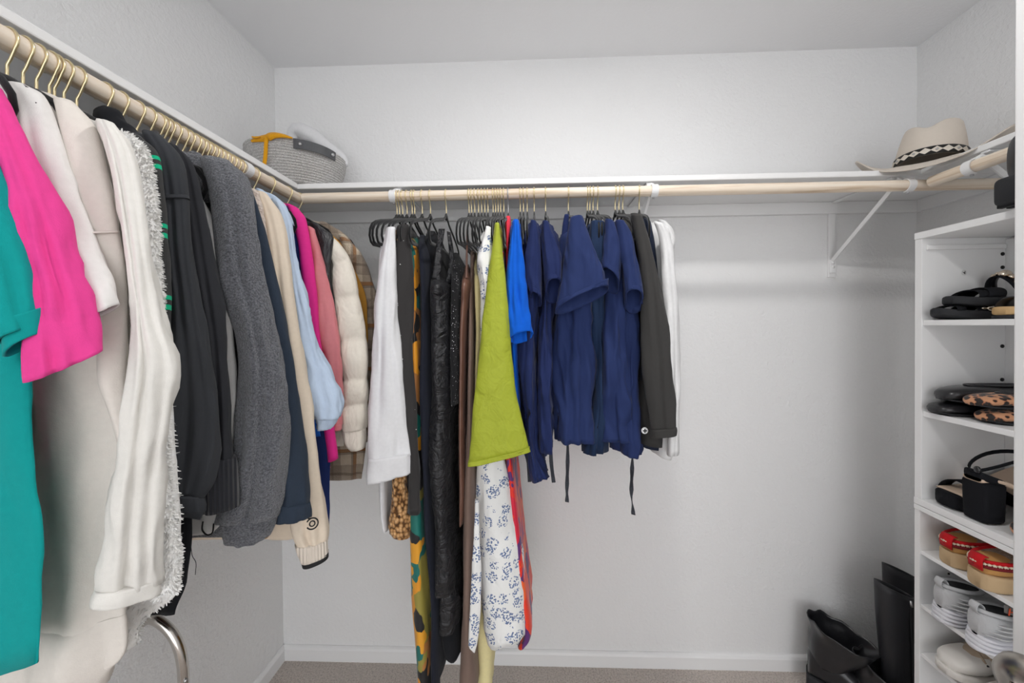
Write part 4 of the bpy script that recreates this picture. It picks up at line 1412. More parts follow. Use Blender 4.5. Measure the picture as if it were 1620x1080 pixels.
for i in range(N):
    for k in range(4):
        q = (k + 1) % 4
        hfc.append((i * 4 + k, i * 4 + q, (i + 1) * 4 + q, (i + 1) * 4 + k))
hfc += [(3, 2, 1, 0), tuple(N * 4 + k for k in range(4))]
hd_ = mesh('leather_handle', hv, hfc, M['leather_grey'], bk, False)
for u in (0.14, 0.88):
    ph = math.radians(-66 + 48 * u)
    bow = 0.007 + 0.009 * math.sin(PI * u)
    v, f = sweep([bpt(ph, 0.85, bow), bpt(ph, 0.85, bow + 0.006)], 0.0052, 14)
    rv = mesh('rivet', v, f, M['steel'], bk, True)
    rv.parent = hd_
# white cloth and yellow ribbon in the basket
pth = [PY(x, y, 1.33) for x, y in catmull([(462, 222), (466, 211), (476, 207), (496, 217), (520, 236), (540, 250), (546, 262)], 5)]
rad = [0.012 + 0.016 * math.sin(PI * min(1, 0.12 + i / (len(pth) - 1) * 0.9)) for i in range(len(pth))]
v, f = sweep(pth, rad, 16)
v = [p + Vector((0, 0, 0.006 * noise.noise(p * 38))) for p in v]
o = mesh('folded_cloth', v, f, M['sheer_white'], None, True, BC + Vector((0, 0.03, 0.08)))
tag(o, 'crumpled white cloth sticking out of the rope basket', 'cloth')


def rib(mname, rgb):
    t = NT(mname)
    v = t.coord()
    vo = t.n('ShaderNodeTexVoronoi')
    vo.inputs['Scale'].default_value = 260
    t.l(v, vo.inputs['Vector'])
    return t.set(lin(rgb), 0.8, 0, t.bump(vo.outputs['Distance'], 0.5, 0.002), 0.2, 0.2)


M['yellow_mesh'] = rib('yellow_mesh_fabric', (226, 160, 22))
yr = thing('yellow_ribbon', bpt(math.radians(-112), 0.62), 'yellow mesh fabric ribbon draped over the basket rim', 'ribbon')


def strip(name, ctr, hw, nrm_off, parent, mat):
    V, Fc = [], []
    for i, (p, w) in enumerate(zip(ctr, hw)):
        p = Vector(p)
        t = (Vector(ctr[min(i + 1, len(ctr) - 1)]) - Vector(ctr[max(i - 1, 0)])).normalized()
        vd_ = Vector((p.x, p.y, 0)).normalized()
        s_ = t.cross(vd_).normalized()
        for a, b in ((-1, 0), (1, 0), (1, 1), (-1, 1)):
            V.append(p + s_ * (a * w) + vd_ * (b * nrm_off))
    m = len(ctr)
    for i in range(m - 1):
        for k in range(4):
            q = (k + 1) % 4
            Fc.append((i * 4 + k, i * 4 + q, (i + 1) * 4 + q, (i + 1) * 4 + k))
    Fc += [(3, 2, 1, 0), tuple((m - 1) * 4 + k for k in range(4))]
    return mesh(name, V, Fc, mat, parent, True)


yd = 1.155
strip('tail', [PY(x, y, yd) for x, y in catmull([(423, 214), (421, 226), (420, 245), (418, 261)], 4)], [0.0055] * 13, 0.002, yr, M['yellow_mesh'])
strip('fold', [PY(x, y, yd + 0.004) for x, y in catmull([(397, 223), (408, 220), (424, 218)], 4)], [0.003 + 0.0012 * k for k in range(9)], 0.004, yr, M['yellow_mesh'])
strip('fold', [PY(x, y, yd - 0.004) for x, y in catmull([(424, 217), (432, 214), (446, 214), (463, 218)], 4)], [0.010, 0.0105, 0.0105, 0.010, 0.0095, 0.009, 0.008, 0.007, 0.006, 0.005, 0.004, 0.003, 0.001], 0.006, yr, M['yellow_mesh'])
strip('loop', [PY(x, y, yd - 0.002) for x, y in catmull([(398, 216), (404, 217), (412, 216)], 4)], [0.002, 0.0024, 0.0026, 0.003, 0.003, 0.003, 0.0026, 0.002, 0.001], 0.003, yr, M['yellow_mesh'])

# ------------------------------------------------------------------ cowboy hat on the shelf corner
M['felt'] = fabric('ivory_felt', (216, 206, 194), 0.95, 1200, 0.15, 0.05, var=0.03)
M['band_black'] = plain('band_black', (30, 29, 28), 0.6)
M['band_white'] = plain('band_bone', (224, 217, 205), 0.6)
HC, HRZ = Vector((1.290, 1.228, ZS + 0.014)), math.radians(-52)
ht = thing('cowboy_hat', HC, 'ivory felt cowboy hat with black and bone patterned band', 'hat', None, (math.radians(-4), math.radians(3), HRZ))
CA, CB = 0.082, 0.096


def hat_mesh(name, V, Fc, mat, smooth=True, solid=0.0):
    o = mesh(name, V, Fc, mat, None, smooth, solid=solid)
    o.parent = ht
    return o


def brim_z(x, y):
    u = abs(x) / 0.19
    return 0.062 * max(0.0, u - 0.42) ** 1.7 * 3.0 - 0.060 * (max(0.0, -y - 0.055) / 0.117) ** 1.1 * (1 - min(1, u) ** 2) - 0.012 * (max(0.0, y) / 0.17) ** 2 * (1 - min(1, u)) + 0.004


V, Fc = [], []
NR, NA = 14, 72
for i in range(NR + 1):
    s_ = i / NR
    for k in range(NA):
        a = 2 * PI * k / NA
        x = (CA + (0.182 - CA) * s_) * math.cos(a)
        y = (CB + (0.172 - CB) * s_) * math.sin(a)
        x -= math.copysign(0.010 * max(0, abs(x) / 0.19 - 0.6), x)
        V.append((x, y, brim_z(x, y)))
for i in range(NR):
    for k in range(NA):
        q = (k + 1) % NA
        Fc.append((i * NA + k, (i + 1) * NA + k, (i + 1) * NA + q, i * NA + q))
hat_mesh('brim', V, Fc, M['felt'], True, 0.0035)


def crown_pt(t_, a):
    """t_ 0..1 up the wall, 1..2 over the top"""
    if t_ <= 1:
        g = 1 - 0.20 * t_ ** 1.6
        x, y = CA * g * math.cos(a), CB * g * math.sin(a)
        z = 0.006 + 0.114 * t_
        pin = 0.016 * max(0, -math.sin(a)) ** 2 * t_ * abs(math.cos(a))
        x -= math.copysign(pin, x)
    else:
        s_ = 2 - t_
        x, y = CA * 0.80 * s_ * math.cos(a), CB * 0.80 * s_ * math.sin(a)
        z = 0.120 + 0.018 * math.sqrt(max(0, 1 - s_ ** 2.2))
    # centre crease, deeper to the front, and two side dents
    rr = min(1.0, max(0.0, (t_ - 0.72) / 0.5))
    z -= rr * 0.030 * math.exp(-(x / 0.026) ** 2) * (0.75 + 0.35 * (-y / CB))
    z += rr * 0.010 * (y / CB)
    return (x, y, z)


ts = [0, 0.12, 0.25, 0.4, 0.55, 0.7, 0.82, 0.9, 0.96, 1.0, 1.05, 1.1, 1.2, 1.3, 1.45, 1.6, 1.8, 1.95]
loops = [[crown_pt(t_, 2 * PI * k / NA) for k in range(NA)] for t_ in ts]
V = [p for lp in loops for p in lp]
Fc = []
for i in range(len(ts) - 1):
    for k in range(NA):
        q = (k + 1) % NA
        Fc.append((i * NA + k, i * NA + q, (i + 1) * NA + q, (i + 1) * NA + k))
Fc.append(tuple((len(ts) - 1) * NA + k for k in range(NA)))
hat_mesh('crown', V, Fc, M['felt'])
for nm, z0, z1, o_, mt in (('hat_band', 0.006, 0.030, 0.0022, 'band_black'),):
    V, Fc = [], []
    for z in (z0, z1):
        for k in range(NA):
            a = 2 * PI * k / NA
            V.append(((CA + o_) * math.cos(a), (CB + o_) * math.sin(a), z))
    for k in range(NA):
        q = (k + 1) % NA
        Fc.append((k, q, NA + q, NA + k))
    hb_ = hat_mesh(nm, V, Fc, M[mt], True, 0.001)
# bone diamonds and studs on the band
for k in range(22):
    a = 2 * PI * (k + 0.5) / 22
    da = 2 * PI / 22 * 0.56
    pts = []
    for (b, z) in ((a - da, 0.018), (a, 0.0085), (a + da, 0.018), (a, 0.0275)):
        pts.append(((CA + 0.0036) * math.cos(b), (CB + 0.0036) * math.sin(b), z))
    d = mesh('band_diamond', pts, [(0, 1, 2, 3)], M['band_white'], None, False)
    d.parent = hb_
    if k % 2:
        p0 = ((CA + 0.0036) * math.cos(a), (CB + 0.0036) * math.sin(a), 0.018)
        p1 = ((CA + 0.0065) * math.cos(a), (CB + 0.0065) * math.sin(a), 0.018)
        v, f = sweep([p0, p1], 0.003, 8)
        d = mesh('stud', v, f, M['steel'], None, True)
        d.parent = hb_

# ------------------------------------------------------------------ shoes
M['shoe_black'] = plain('black_shoe_leather', (34, 34, 37), 0.28, 0, 0.5, 0.2, 0.06, 160)
M['shoe_black_matt'] = plain('black_suede', (24, 25, 29), 0.9, 0, 0.2, 0, 0.3, 500)
M['sole_black'] = plain('black_rubber', (44, 45, 48), 0.7, 0, 0.3, 0, 0.2, 200)
M['sole_tan'] = plain('tan_foam_sole', (204, 176, 138), 0.85, 0, 0.2, 0, 0.15, 300)
M['suede_tan'] = fabric('chestnut_suede', (202, 152, 92), 0.95, 900, 0.2, 0.1)
M['shearling'] = pile_mat('brown_shearling', (120, 94, 68), (190, 164, 136), 140)
M['red_tape'] = fabric('red_tape', (200, 26, 34), 0.7, 600, 0.3, 0.05)
M['cream_braid'] = plain('cream_braid', (232, 214, 190), 0.8)
M['dark_red_braid'] = plain('maroon_braid', (120, 26, 34), 0.9)
M['sneaker_white'] = plain('white_foam', (226, 226, 232), 0.6)
M['sneaker_grey'] = fabric('grey_mesh', (196, 197, 199), 0.9, 700, 0.5, 0.0)
M['sneaker_dark'] = fabric('grey_dark_mesh', (120, 118, 116), 0.9, 700, 0.5, 0.0)
M['sneaker_off'] = plain('off_white_leather', (228, 224, 218), 0.5)
M['lace_tan'] = fabric('tan_laces', (178, 160, 140), 0.9, 600, 0.4, 0.0)
M['insole_tan'] = plain('tan_insole', (196, 160, 124), 0.6)
M['insole_pale'] = plain('pale_insole', (214, 190, 168), 0.6)
M['gem_gold'] = plain('gold_bead', (240, 226, 208), 0.2, 1.0)
M['orange_print'] = plain('orange_print', (226, 92, 54), 0.6)
M['tan_leather'] = plain('tan_leather_wrap', (206, 170, 120), 0.6)


def leopard():
    t = NT('leopard_print')
    v = t.coord()
    vo = t.n('ShaderNodeTexVoronoi')
    vo.inputs['Scale'].default_value = 74
    t.l(v, vo.inputs['Vector'])
    d = t.math('ADD', vo.outputs['Distance'], t.math('MULTIPLY', t.math('SUBTRACT', t.noise(v, 90, 2), 0.5), 0.5))
    col = t.ramp(d, [(0.46, lin((30, 22, 20))), (0.52, lin((176, 112, 76))), (0.6, lin((206, 150, 112)))])
    return t.set(col, 0.55, 0, None, 0.2, 0.4)


M['leopard'] = leopard()


def sec(name, par, mat, secs, n=24, ex=2.6, per=5, solid=0.0, capa=True, capb=True):
    """loft along X: secs (x, yc, half width, z bottom, z top)"""
    loops = []
    for x, yc, hw, z0, z1 in catmull(secs, per):
        lp = []
        for k in range(n):
            a = 2 * PI * k / n
            c, s_ = math.cos(a), math.sin(a)
            lp.append((x, yc + hw * math.copysign(abs(c) ** (2 / ex), c), (z0 + z1) / 2 + (z1 - z0) / 2 * math.copysign(abs(s_) ** (2 / ex), s_)))
        loops.append(lp)
    return loft(loops, mat, name, par, capa, capb, solid)


def foot(x0, ln, yc, w, flip=False, k=7):
    """(x, yc, half width) along a sole; first end = toe unless flip"""
    pr = [(0.0, 0.30), (0.04, 0.62), (0.12, 0.86), (0.28, 1.0), (0.5, 0.86), (0.7, 0.74), (0.88, 0.74), (0.97, 0.52), (1.0, 0.25)]
    if flip:
        pr = [(1 - a, b) for a, b in pr[::-1]]
    return [(x0 + ln * a, yc, w * b) for a, b in pr]


def sole(name, par, mat, x0, ln, yc, w, z0, th, flip=False, rise=0.0, ex=5):
    rows = []
    for i, (x, y, hw) in enumerate(foot(x0, ln, yc, w, flip)):
        a = (x - x0) / ln
        lift = rise * max(0, 0.25 - a) ** 2 * 16
        rows.append((x, y, hw, z0 + lift, z0 + th + lift * 0.6))
    return sec(name, par, mat, rows, 28, ex, 4)


def arch(name, par, mat, x, yc, hw, z0, h, wid, th=0.003, lean=0.0, pts=16):
    """strap across the foot: half ring in the YZ plane, wid along X"""
    V, Fc = [], []
    for i in range(pts + 1):
        a = PI * i / pts
        for dx, rr in ((-wid / 2, 0), (wid / 2, 0), (wid / 2, th), (-wid / 2, th)):
            V.append((x + dx + lean * math.sin(a), yc + (hw + rr) * math.cos(a), z0 + (h + rr) * math.sin(a)))
    for i in range(pts):
        for k in range(4):
            q = (k + 1) % 4
            Fc.append((i * 4 + k, i * 4 + q, (i + 1) * 4 + q, (i + 1) * 4 + k))
    Fc += [(3, 2, 1, 0), tuple(pts * 4 + k for k in range(4))]
    return mesh(name, V, Fc, mat, par, True)


def bead(par, c, r, sc=(1, 1, 1), mat='gem_gold', name='bead'):
    V, Fc = [], []
    nu, nv = 10, 8
    for i in range(nv + 1):
        th = PI * i / nv
        for k in range(nu):
            ph = 2 * PI * k / nu
            V.append((c[0] + r * sc[0] * math.sin(th) * math.cos(ph), c[1] + r * sc[1] * math.sin(th) * math.sin(ph), c[2] + r * sc[2] * math.cos(th)))
    for i in range(nv):
        for k in range(nu):
            q = (k + 1) % nu
            Fc.append((i * nu + k, (i + 1) * nu + k, (i + 1) * nu + q, i * nu + q))
    return mesh(name, V, Fc, M[mat], par, True)


ZA, ZB_, ZCc, ZD, ZE, ZF = 1.3805, 1.1065, 0.8395, 0.6815, 0.5175, 0.3685
# --- jewelled slide sandals, one resting on the other
def sandal(x0, yc, z0, label, tall):
    t = thing('slide_sandal', (x0 + 0.12, yc, z0), label, 'shoe', 'jewelled black sandals')
    sole('sole', t, M['sole_black'], x0, 0.245, yc, 0.043, z0, 0.026, rise=0.014 if not tall else 0.008)
    zt = z0 + 0.025
    if tall:
        arch('toe_strap', t, M['shoe_black_matt'], x0 + 0.055, yc, 0.036, zt, 0.020, 0.030, lean=0.012)
        arch('instep_strap', t, M['shoe_black_matt'], x0 + 0.085, yc, 0.036, zt, 0.026, 0.045, lean=0.02)
        arch('ankle_strap', t, M['shoe_black_matt'], x0 + 0.155, yc, 0.034, zt, 0.058, 0.016, 0.004, lean=-0.022)
        arch('jewelled_strap', t, M['shoe_black'], x0 + 0.185, yc, 0.036, zt - 0.004, 0.066, 0.014, 0.004, lean=-0.04)
        for a, r in ((158, 0.006), (142, 0.0125), (122, 0.007), (104, 0.0115), (84, 0.006), (66, 0.007), (174, 0.006)):
            b = math.radians(a + 92)
            y = yc + 0.040 * math.cos(PI - math.radians(180 - a))
            bead(t, (x0 + 0.185 - 0.04 * math.sin(math.radians(a)) - 0.004, yc + 0.041 * math.cos(math.radians(a)), zt - 0.004 + 0.072 * math.sin(math.radians(a))), r, (1.5, 0.8, 1))
    else:
        arch('toe_strap', t, M['shoe_black_matt'], x0 + 0.030, yc, 0.033, zt, 0.014, 0.022, lean=0.012)
        arch('instep_strap', t, M['shoe_black_matt'], x0 + 0.110, yc, 0.036, zt - 0.004, 0.018, 0.070, lean=0.0)
        for i, (dx, r) in enumerate(((0.086, 0.005), (0.108, 0.0115), (0.130, 0.006), (0.146, 0.0095))):
            bead(t, (x0 + dx, yc - 0.038, zt + 0.006), r, (1.5, 0.7, 0.8))
    return t


sandal(1.165, 1.088, ZA, 'flat black jewelled sandal lying under its twin', False)
sandal(1.190, 1.080, ZA + 0.0365, 'flat black jewelled sandal stacked on top, ankle strap up', True)
t = thing('wedge_sandal', (1.30, 0.985, ZA), 'sandal with tan block sole beside the jewelled sandals', 'shoe')
sole('outsole', t, M['sole_black'], 1.214, 0.20, 0.985, 0.040, ZA, 0.010)
sole('midsole', t, M['tan_leather'], 1.215, 0.198, 0.985, 0.040, ZA + 0.010, 0.022)
arch('strap', t, M['shoe_black'], 1.27, 0.985, 0.035, ZA + 0.030, 0.026, 0.05)


# --- flats and loafers
def flat_shoe(x0, yc, z0, mat, label, group, ln=0.235, h=0.036, w=0.040, bow=True, cap=True):
    t = thing('flat_shoe', (x0 + ln / 2, yc, z0), label, 'shoe', group)
    sole('sole', t, M['sole_black'], x0 + 0.004, ln - 0.008, yc, w * 0.97, z0, 0.007, rise=0.006)
    rows = []
    hh = [0.35, 0.62, 0.80, 0.94, 1.0, 0.95, 1.0, 1.0, 0.75]
    for (x, y, hw), g in zip(foot(x0, ln, yc, w), hh):
        rows.append((x, y, hw, z0 + 0.006, z0 + 0.008 + h * g))
    sec('upper', t, mat, rows, 28, 2.4, 5)
    # foot opening: dark rim lying on top of the upper
    loopv = [(x0 + ln * (0.60 + 0.30 * math.cos(a)), yc + w * 0.52 * math.sin(a), z0 + 0.0085 + h * (0.97 + 0.02 * math.cos(2 * a))) for a in [2 * PI * k / 28 for k in range(28)]]
    v, f = sweep(loopv, 0.0028, 8, closed=True)
    mesh('topline', v, f, M['shoe_black'], t, True)
    inn = [(p[0] * 0.97 + (x0 + ln * 0.6) * 0.03, p[1], p[2] + 0.0012) for p in loopv]
    mesh('insole', inn, [tuple(range(28))], M['sole_black'], t, False)
    if bow:
        v, f = sweep([(x0 + ln * 0.31, yc - 0.020, z0 + h * 0.98), (x0 + ln * 0.33, yc, z0 + h * 1.12), (x0 + ln * 0.31, yc + 0.020, z0 + h * 0.98)], [0.004, 0.005, 0.004], 8)
        mesh('buckle', v, f, M['shoe_black'], t, True)
    if cap:
        v, f = sweep([(x0 + ln * 0.27, yc - w * 0.98, z0 + 0.012), (x0 + ln * 0.26, yc - w * 0.80, z0 + h * 0.80), (x0 + ln * 0.255, yc, z0 + h * 1.03)], 0.0012, 6)
        mesh('seam', v, f, mat, t, True)
    return t


flat_shoe(1.158, 1.092, ZB_, M['shoe_black'], 'plain black leather flat at the bottom of its pair', 'black flats', h=0.030, bow=False)
flat_shoe(1.172, 1.085, ZB_ + 0.0385, M['shoe_black'], 'black leather flat with buckle stacked on its twin', 'black flats', h=0.040, cap=False)
flat_shoe(1.186, 1.000, ZB_, M['leopard'], 'leopard print flat on the shelf under its twin', 'leopard flats', h=0.030)
flat_shoe(1.168, 1.010, ZB_ + 0.039, M['leopard'], 'leopard print flat stacked on top of its twin', 'leopard flats', h=0.030, bow=False)

# --- platform heels
def block(name, par, mat, x0, x1, y0, y1, z0, z1, tx=0.0, bev=0.006):
    v = [(x0, y0, z0), (x1, y0, z0), (x1, y1, z0), (x0, y1, z0), (x0 - tx, y0, z1), (x1 + tx, y0, z1), (x1 + tx, y1, z1), (x0 - tx, y1, z1)]
    f = [(0, 3, 2, 1), (4, 5, 6, 7), (0, 1, 5, 4), (1, 2, 6, 5), (2, 3, 7, 6), (3, 0, 4, 7)]
    o = mesh(name, v, f, mat, par, True)
    return bevel(o, bev, 3)


t = thing('platform_heel', (1.28, 1.085, ZCc), 'black suede platform heel with toe strap, toe outward', 'shoe', 'black platform heels')
sole('platform', t, M['shoe_black_matt'], 1.182, 0.14, 1.085, 0.042, ZCc, 0.044, rise=0.006)
rows = [(1.20, 1.085, 0.036, ZCc + 0.042, ZCc + 0.048), (1.25, 1.085, 0.040, ZCc + 0.043, ZCc + 0.050), (1.31, 1.085, 0.036, ZCc + 0.052, ZCc + 0.062), (1.37, 1.085, 0.030, ZCc + 0.085, ZCc + 0.095), (1.41, 1.085, 0.028, ZCc + 0.10, ZCc + 0.11)]
sec('footbed', t, M['insole_pale'], rows, 20, 4)
arch('toe_strap', t, M['shoe_black_matt'], 1.228, 1.085, 0.040, ZCc + 0.040, 0.034, 0.034, lean=0.010)
block('heel', t, M['shoe_black_matt'], 1.375, 1.415, 1.06, 1.11, ZCc, ZCc + 0.095, 0.003)
t = thing('platform_heel', (1.27, 1.005, ZCc), 'black suede platform heel with ankle strap, block heel outward', 'shoe', 'black platform heels')
block('heel', t, M['shoe_black_matt'], 1.180, 1.236, 0.985, 1.042, ZCc, ZCc + 0.112, 0.004, 0.012)
rows = [(1.178, 1.012, 0.022, ZCc + 0.108, ZCc + 0.120), (1.21, 1.012, 0.031, ZCc + 0.110, ZCc + 0.124), (1.27, 1.01, 0.033, ZCc + 0.085, ZCc + 0.100), (1.33, 1.005, 0.038, ZCc + 0.048, ZCc + 0.064), (1.40, 1.0, 0.036, ZCc + 0.038, ZCc + 0.052)]
sec('footbed', t, M['insole_pale'], rows, 20, 4)
sole('platform', t, M['shoe_black_matt'], 1.30, 0.125, 1.0, 0.042, ZCc, 0.044, flip=True)
rows = [(1.178, 1.012, 0.020, ZCc + 0.110, ZCc + 0.140), (1.190, 1.012, 0.028, ZCc + 0.110, ZCc + 0.134), (1.225, 1.012, 0.032, ZCc + 0.104, ZCc + 0.120)]
sec('heel_counter', t, M['shoe_black_matt'], rows, 20, 4, capb=False)
loopv = [(1.250 + 0.074 * math.cos(a), 1.012 + 0.030 * math.sin(a), ZCc + 0.158 + 0.022 * math.cos(a) + 0.012 * math.sin(a) ** 2) for a in [2 * PI * k / 28 for k in range(28)]]
v, f = sweep(loopv, 0.0040, 8, closed=True, flat=(0.5, 1.3))
mesh('ankle_strap', v, f, M['shoe_black_matt'], t, True)
bead(t, (1.176, 1.000, ZCc + 0.142), 0.008, (0.7, 1, 1.2), 'shoe_black', 'buckle')
arch('instep_strap', t, M['shoe_black_matt'], 1.31, 1.005, 0.040, ZCc + 0.050, 0.045, 0.05, lean=-0.01)
flat_shoe(1.186, 0.925, ZCc, M['leopard'], 'glossy leopard print pump beside the platform heels', 'leopard shoe beside heels', h=0.036, bow=False)


# --- shearling slippers with braided trim
def slipper(x0, yc, z0, label):
    t = thing('slipper', (x0 + 0.12, yc, z0), label, 'shoe', 'platform slippers with red braid')
    sole('sole', t, M['sole_tan'], x0, 0.25, yc, 0.048, z0, 0.042, flip=True, ex=7)
    rows = []
    hh = [0.75, 0.95, 1.0, 0.98, 0.96, 1.0, 1.25, 1.1, 0.6]
    fx = foot(x0 + 0.004, 0.242, yc, 0.045, True)
    for (x, y, hw), g in zip(fx, hh):
        rows.append((x, y, hw, z0 + 0.040, z0 + 0.044 + 0.036 * g))
    sec('upper', t, M['suede_tan'], rows, 28, 3.6, 5)
    def rim(a, k_=1.0, dz=0.0):
        return (x0 + 0.078 + 0.073 * math.cos(a) * k_, yc + 0.036 * math.sin(a) * k_, z0 + 0.0795 + dz + 0.006 * math.cos(a))
    A_ = [2 * PI * k / 48 for k in range(48)]
    for nm, k_, dz, r_, mt in (('maroon_braid', 1.10, -0.012, 0.0052, 'dark_red_braid'), ('red_braid', 1.04, 0.0, 0.0048, 'red_tape')):
        v, f = sweep([rim(a, k_, dz) for a in A_], r_, 8, closed=True)
        mesh(nm, v, f, M[mt], t, True)
    # cream chain stitches along the braid
    V, Fc = [], []
    for k in range(44):
        a0 = 2 * PI * k / 44
        c = [Vector(rim(a0 + d, 1.15, -0.006)) for d in (-0.05, 0.0, 0.05)]
        vv, ff = sweep([c[0], c[1] + Vector((0, 0, 0.002)), c[2]], 0.0030, 6)
        n0 = len(V)
        V += vv
        Fc += [tuple(i + n0 for i in q) for q in ff]
    st_ = mesh('chain_stitch', V, Fc, M['cream_braid'], t, True)
    st_['kind'] = 'stuff'
    mesh('lining', [rim(a, 0.97, 0.0005) for a in A_], [tuple(range(48))], M['shearling'], t, False)
    # red heel tab
    V, Fc = [], []
    for i, (dx, z) in enumerate(((-0.003, 0.052), (-0.0045, 0.066), (-0.004, 0.078), (0.001, 0.0855), (0.010, 0.0845))):
        for yy in (-0.015, 0.015):
            V.append((x0 + dx, yc - 0.004 + yy, z0 + z))
    for i in range(4):
        Fc.append((2 * i, 2 * i + 1, 2 * i + 3, 2 * i + 2))
    mesh('heel_tab', V, Fc, M['red_tape'], t, True, solid=0.003)
    return t


slipper(1.155, 0.985, ZD, 'tan platform slipper with red braid, on the door side of its twin')
slipper(1.176, 1.072, ZD, 'tan platform slipper with red braid, next to the cabinet side panel')


# --- running shoes, heel outward
def runner(x0, yc, z0, label):
    t = thing('running_shoe', (x0 + 0.12, yc, z0), label, 'shoe', 'pale grey running shoes')
    # grooved midsole built from stacked foam ridges
    for i, (zz, k_) in enumerate(((0.0, 0.94), (0.011, 1.0), (0.021, 1.02), (0.031, 0.99))):
        fl = foot(x0 - 0.004 + i * 0.002, 0.25 - i * 0.004, yc, 0.046 * k_, True)
        rows = [(x, y, hw, z0 + zz + 0.012 * max(0, (x - x0) / 0.25 - 0.7), z0 + zz + 0.0125) for x, y, hw in fl]
        sec('midsole_ridge', t, M['sneaker_white'], rows, 28, 2.6, 4)
    rows = []
    hh = [0.70, 0.92, 0.98, 0.80, 0.72, 0.62, 0.46, 0.3, 0.16]
    for (x, y, hw), g in zip(foot(x0 + 0.002, 0.238, yc, 0.042, True), hh):
        rows.append((x, y, hw, z0 + 0.038, z0 + 0.044 + 0.060 * g))
    sec('upper', t, M['sneaker_grey'], rows, 28, 2.6, 5)
    for i in range(4):
        pts = [(x0 + 0.004 + 0.004 * i + 0.045 * s_, yc - 0.042 * math.sin(min(1, s_ + 0.25) * PI / 2), z0 + 0.052 + 0.010 * i + 0.004 * s_) for s_ in [k / 8 for k in range(9)]]
        v, f = sweep(pts, 0.0022, 6)
        mesh('heel_ridge', v, f, M['sneaker_grey'], t, True)
    lp = [(x0 + 0.060 + 0.052 * math.cos(a), yc + 0.026 * math.sin(a), z0 + 0.0985 - 0.006 * math.cos(a)) for a in [2 * PI * k / 28 for k in range(28)]]
    v, f = sweep(lp, 0.0055, 8, closed=True)
    mesh('collar', v, f, M['sneaker_grey'], t, True)
    mesh('lining', [(p[0], p[1], p[2] + 0.001) for p in lp], [tuple(range(28))], M['sole_black'], t, False)
    pl = [(x0 + 0.010, yc, z0 + 0.090), (x0 - 0.002, yc, z0 + 0.108), (x0 + 0.004, yc, z0 + 0.122), (x0 + 0.016, yc, z0 + 0.116), (x0 + 0.020, yc, z0 + 0.102)]
    v, f = sweep([Vector(q) for q in catmull(pl, 4)], 0.010, 8, flat=(1.0, 0.16))
    mesh('pull_tab', v, f, M['sneaker_grey'], t, True)
    return t


runner(1.158, 1.075, ZE, 'pale grey running shoe with ridged sole, next to the cabinet side panel')
rn = runner(1.150, 0.985, ZE, 'pale grey running shoe with orange letters, on the door side of its twin')
# --- off-white sneakers, toe outward
def sneaker(x0, yc, z0, label):
    t = thing('sneaker', (x0 + 0.12, yc, z0), label, 'shoe', 'off-white laced sneakers')
    sole('sole', t, M['sneaker_off'], x0, 0.25, yc, 0.046, z0, 0.026, rise=0.008, ex=5)
    rows = []
    hh = [0.30, 0.52, 0.62, 0.72, 0.95, 1.15, 1.3, 1.3, 1.1]
    for (x, y, hw), g in zip(foot(x0 + 0.005, 0.24, yc, 0.043), hh):
        rows.append((x, y, hw, z0 + 0.022, z0 + 0.028 + 0.052 * g))
    up_ = sec('upper', t, M['sneaker_off'], rows, 28, 2.5, 5)
    rows = [(x0 + 0.070, yc, 0.018, z0 + 0.045, z0 + 0.066), (x0 + 0.10, yc, 0.026, z0 + 0.05, z0 + 0.082), (x0 + 0.15, yc, 0.027, z0 + 0.06, z0 + 0.098), (x0 + 0.17, yc, 0.022, z0 + 0.07, z0 + 0.102)]
    tg_ = sec('tongue', t, M['lace_tan'], rows, 20, 2.5)
    for i in range(5):
        x = x0 + 0.082 + 0.018 * i
        zt = z0 + 0.072 + 0.0068 * i
        v, f = sweep([(x, yc - 0.033, zt - 0.012), (x + 0.004, yc - 0.012, zt + 0.004), (x + 0.009, yc + 0.012, zt + 0.006), (x + 0.013, yc + 0.033, zt - 0.010)], 0.0036, 6, flat=(1, 0.5))
        lc_ = mesh('lace', v, f, M['lace_tan'], t, True)
        lc_.parent = tg_
        v, f = sweep([(x, yc - 0.0355, zt - 0.014), (x, yc - 0.0385, zt - 0.0145)], 0.0028, 8)
        ey_ = mesh('eyelet', v, f, M['sole_black'], t, True)
        ey_.parent = up_
    return t


sneaker(1.160, 1.068, ZF, 'off-white sneaker with tan laces, next to the cabinet side panel')
sneaker(1.150, 0.955, ZF, 'off-white sneaker with tan laces, on the door side of its twin')

# dark side panel with orange letters on the nearer running shoe
pl_ = PY(1600, 970, rn.location.y - 0.046)
rows = [(pl_.x - 0.012, -0.001, 0.018), (pl_.x + 0.03, -0.016, 0.020), (pl_.x + 0.08, -0.03, 0.006)]
V = []
for x, a, b in rows:
    for z in (a, b):
        V.append((x, rn.location.y - 0.0435, pl_.z + z))
mesh('side_panel', V, [(0, 2, 3, 1), (2, 4, 5, 3)], M['sneaker_dark'], rn, False, solid=0.002)
text('lettering', 'HO', 0.026, M['orange_print'], rn, Matrix.Translation((pl_.x + 0.012, rn.location.y - 0.0462, pl_.z)) @ Matrix.Rotation(PI / 2, 4, 'X') @ Matrix.Rotation(math.radians(-8), 4, 'Z'), 0.0008)

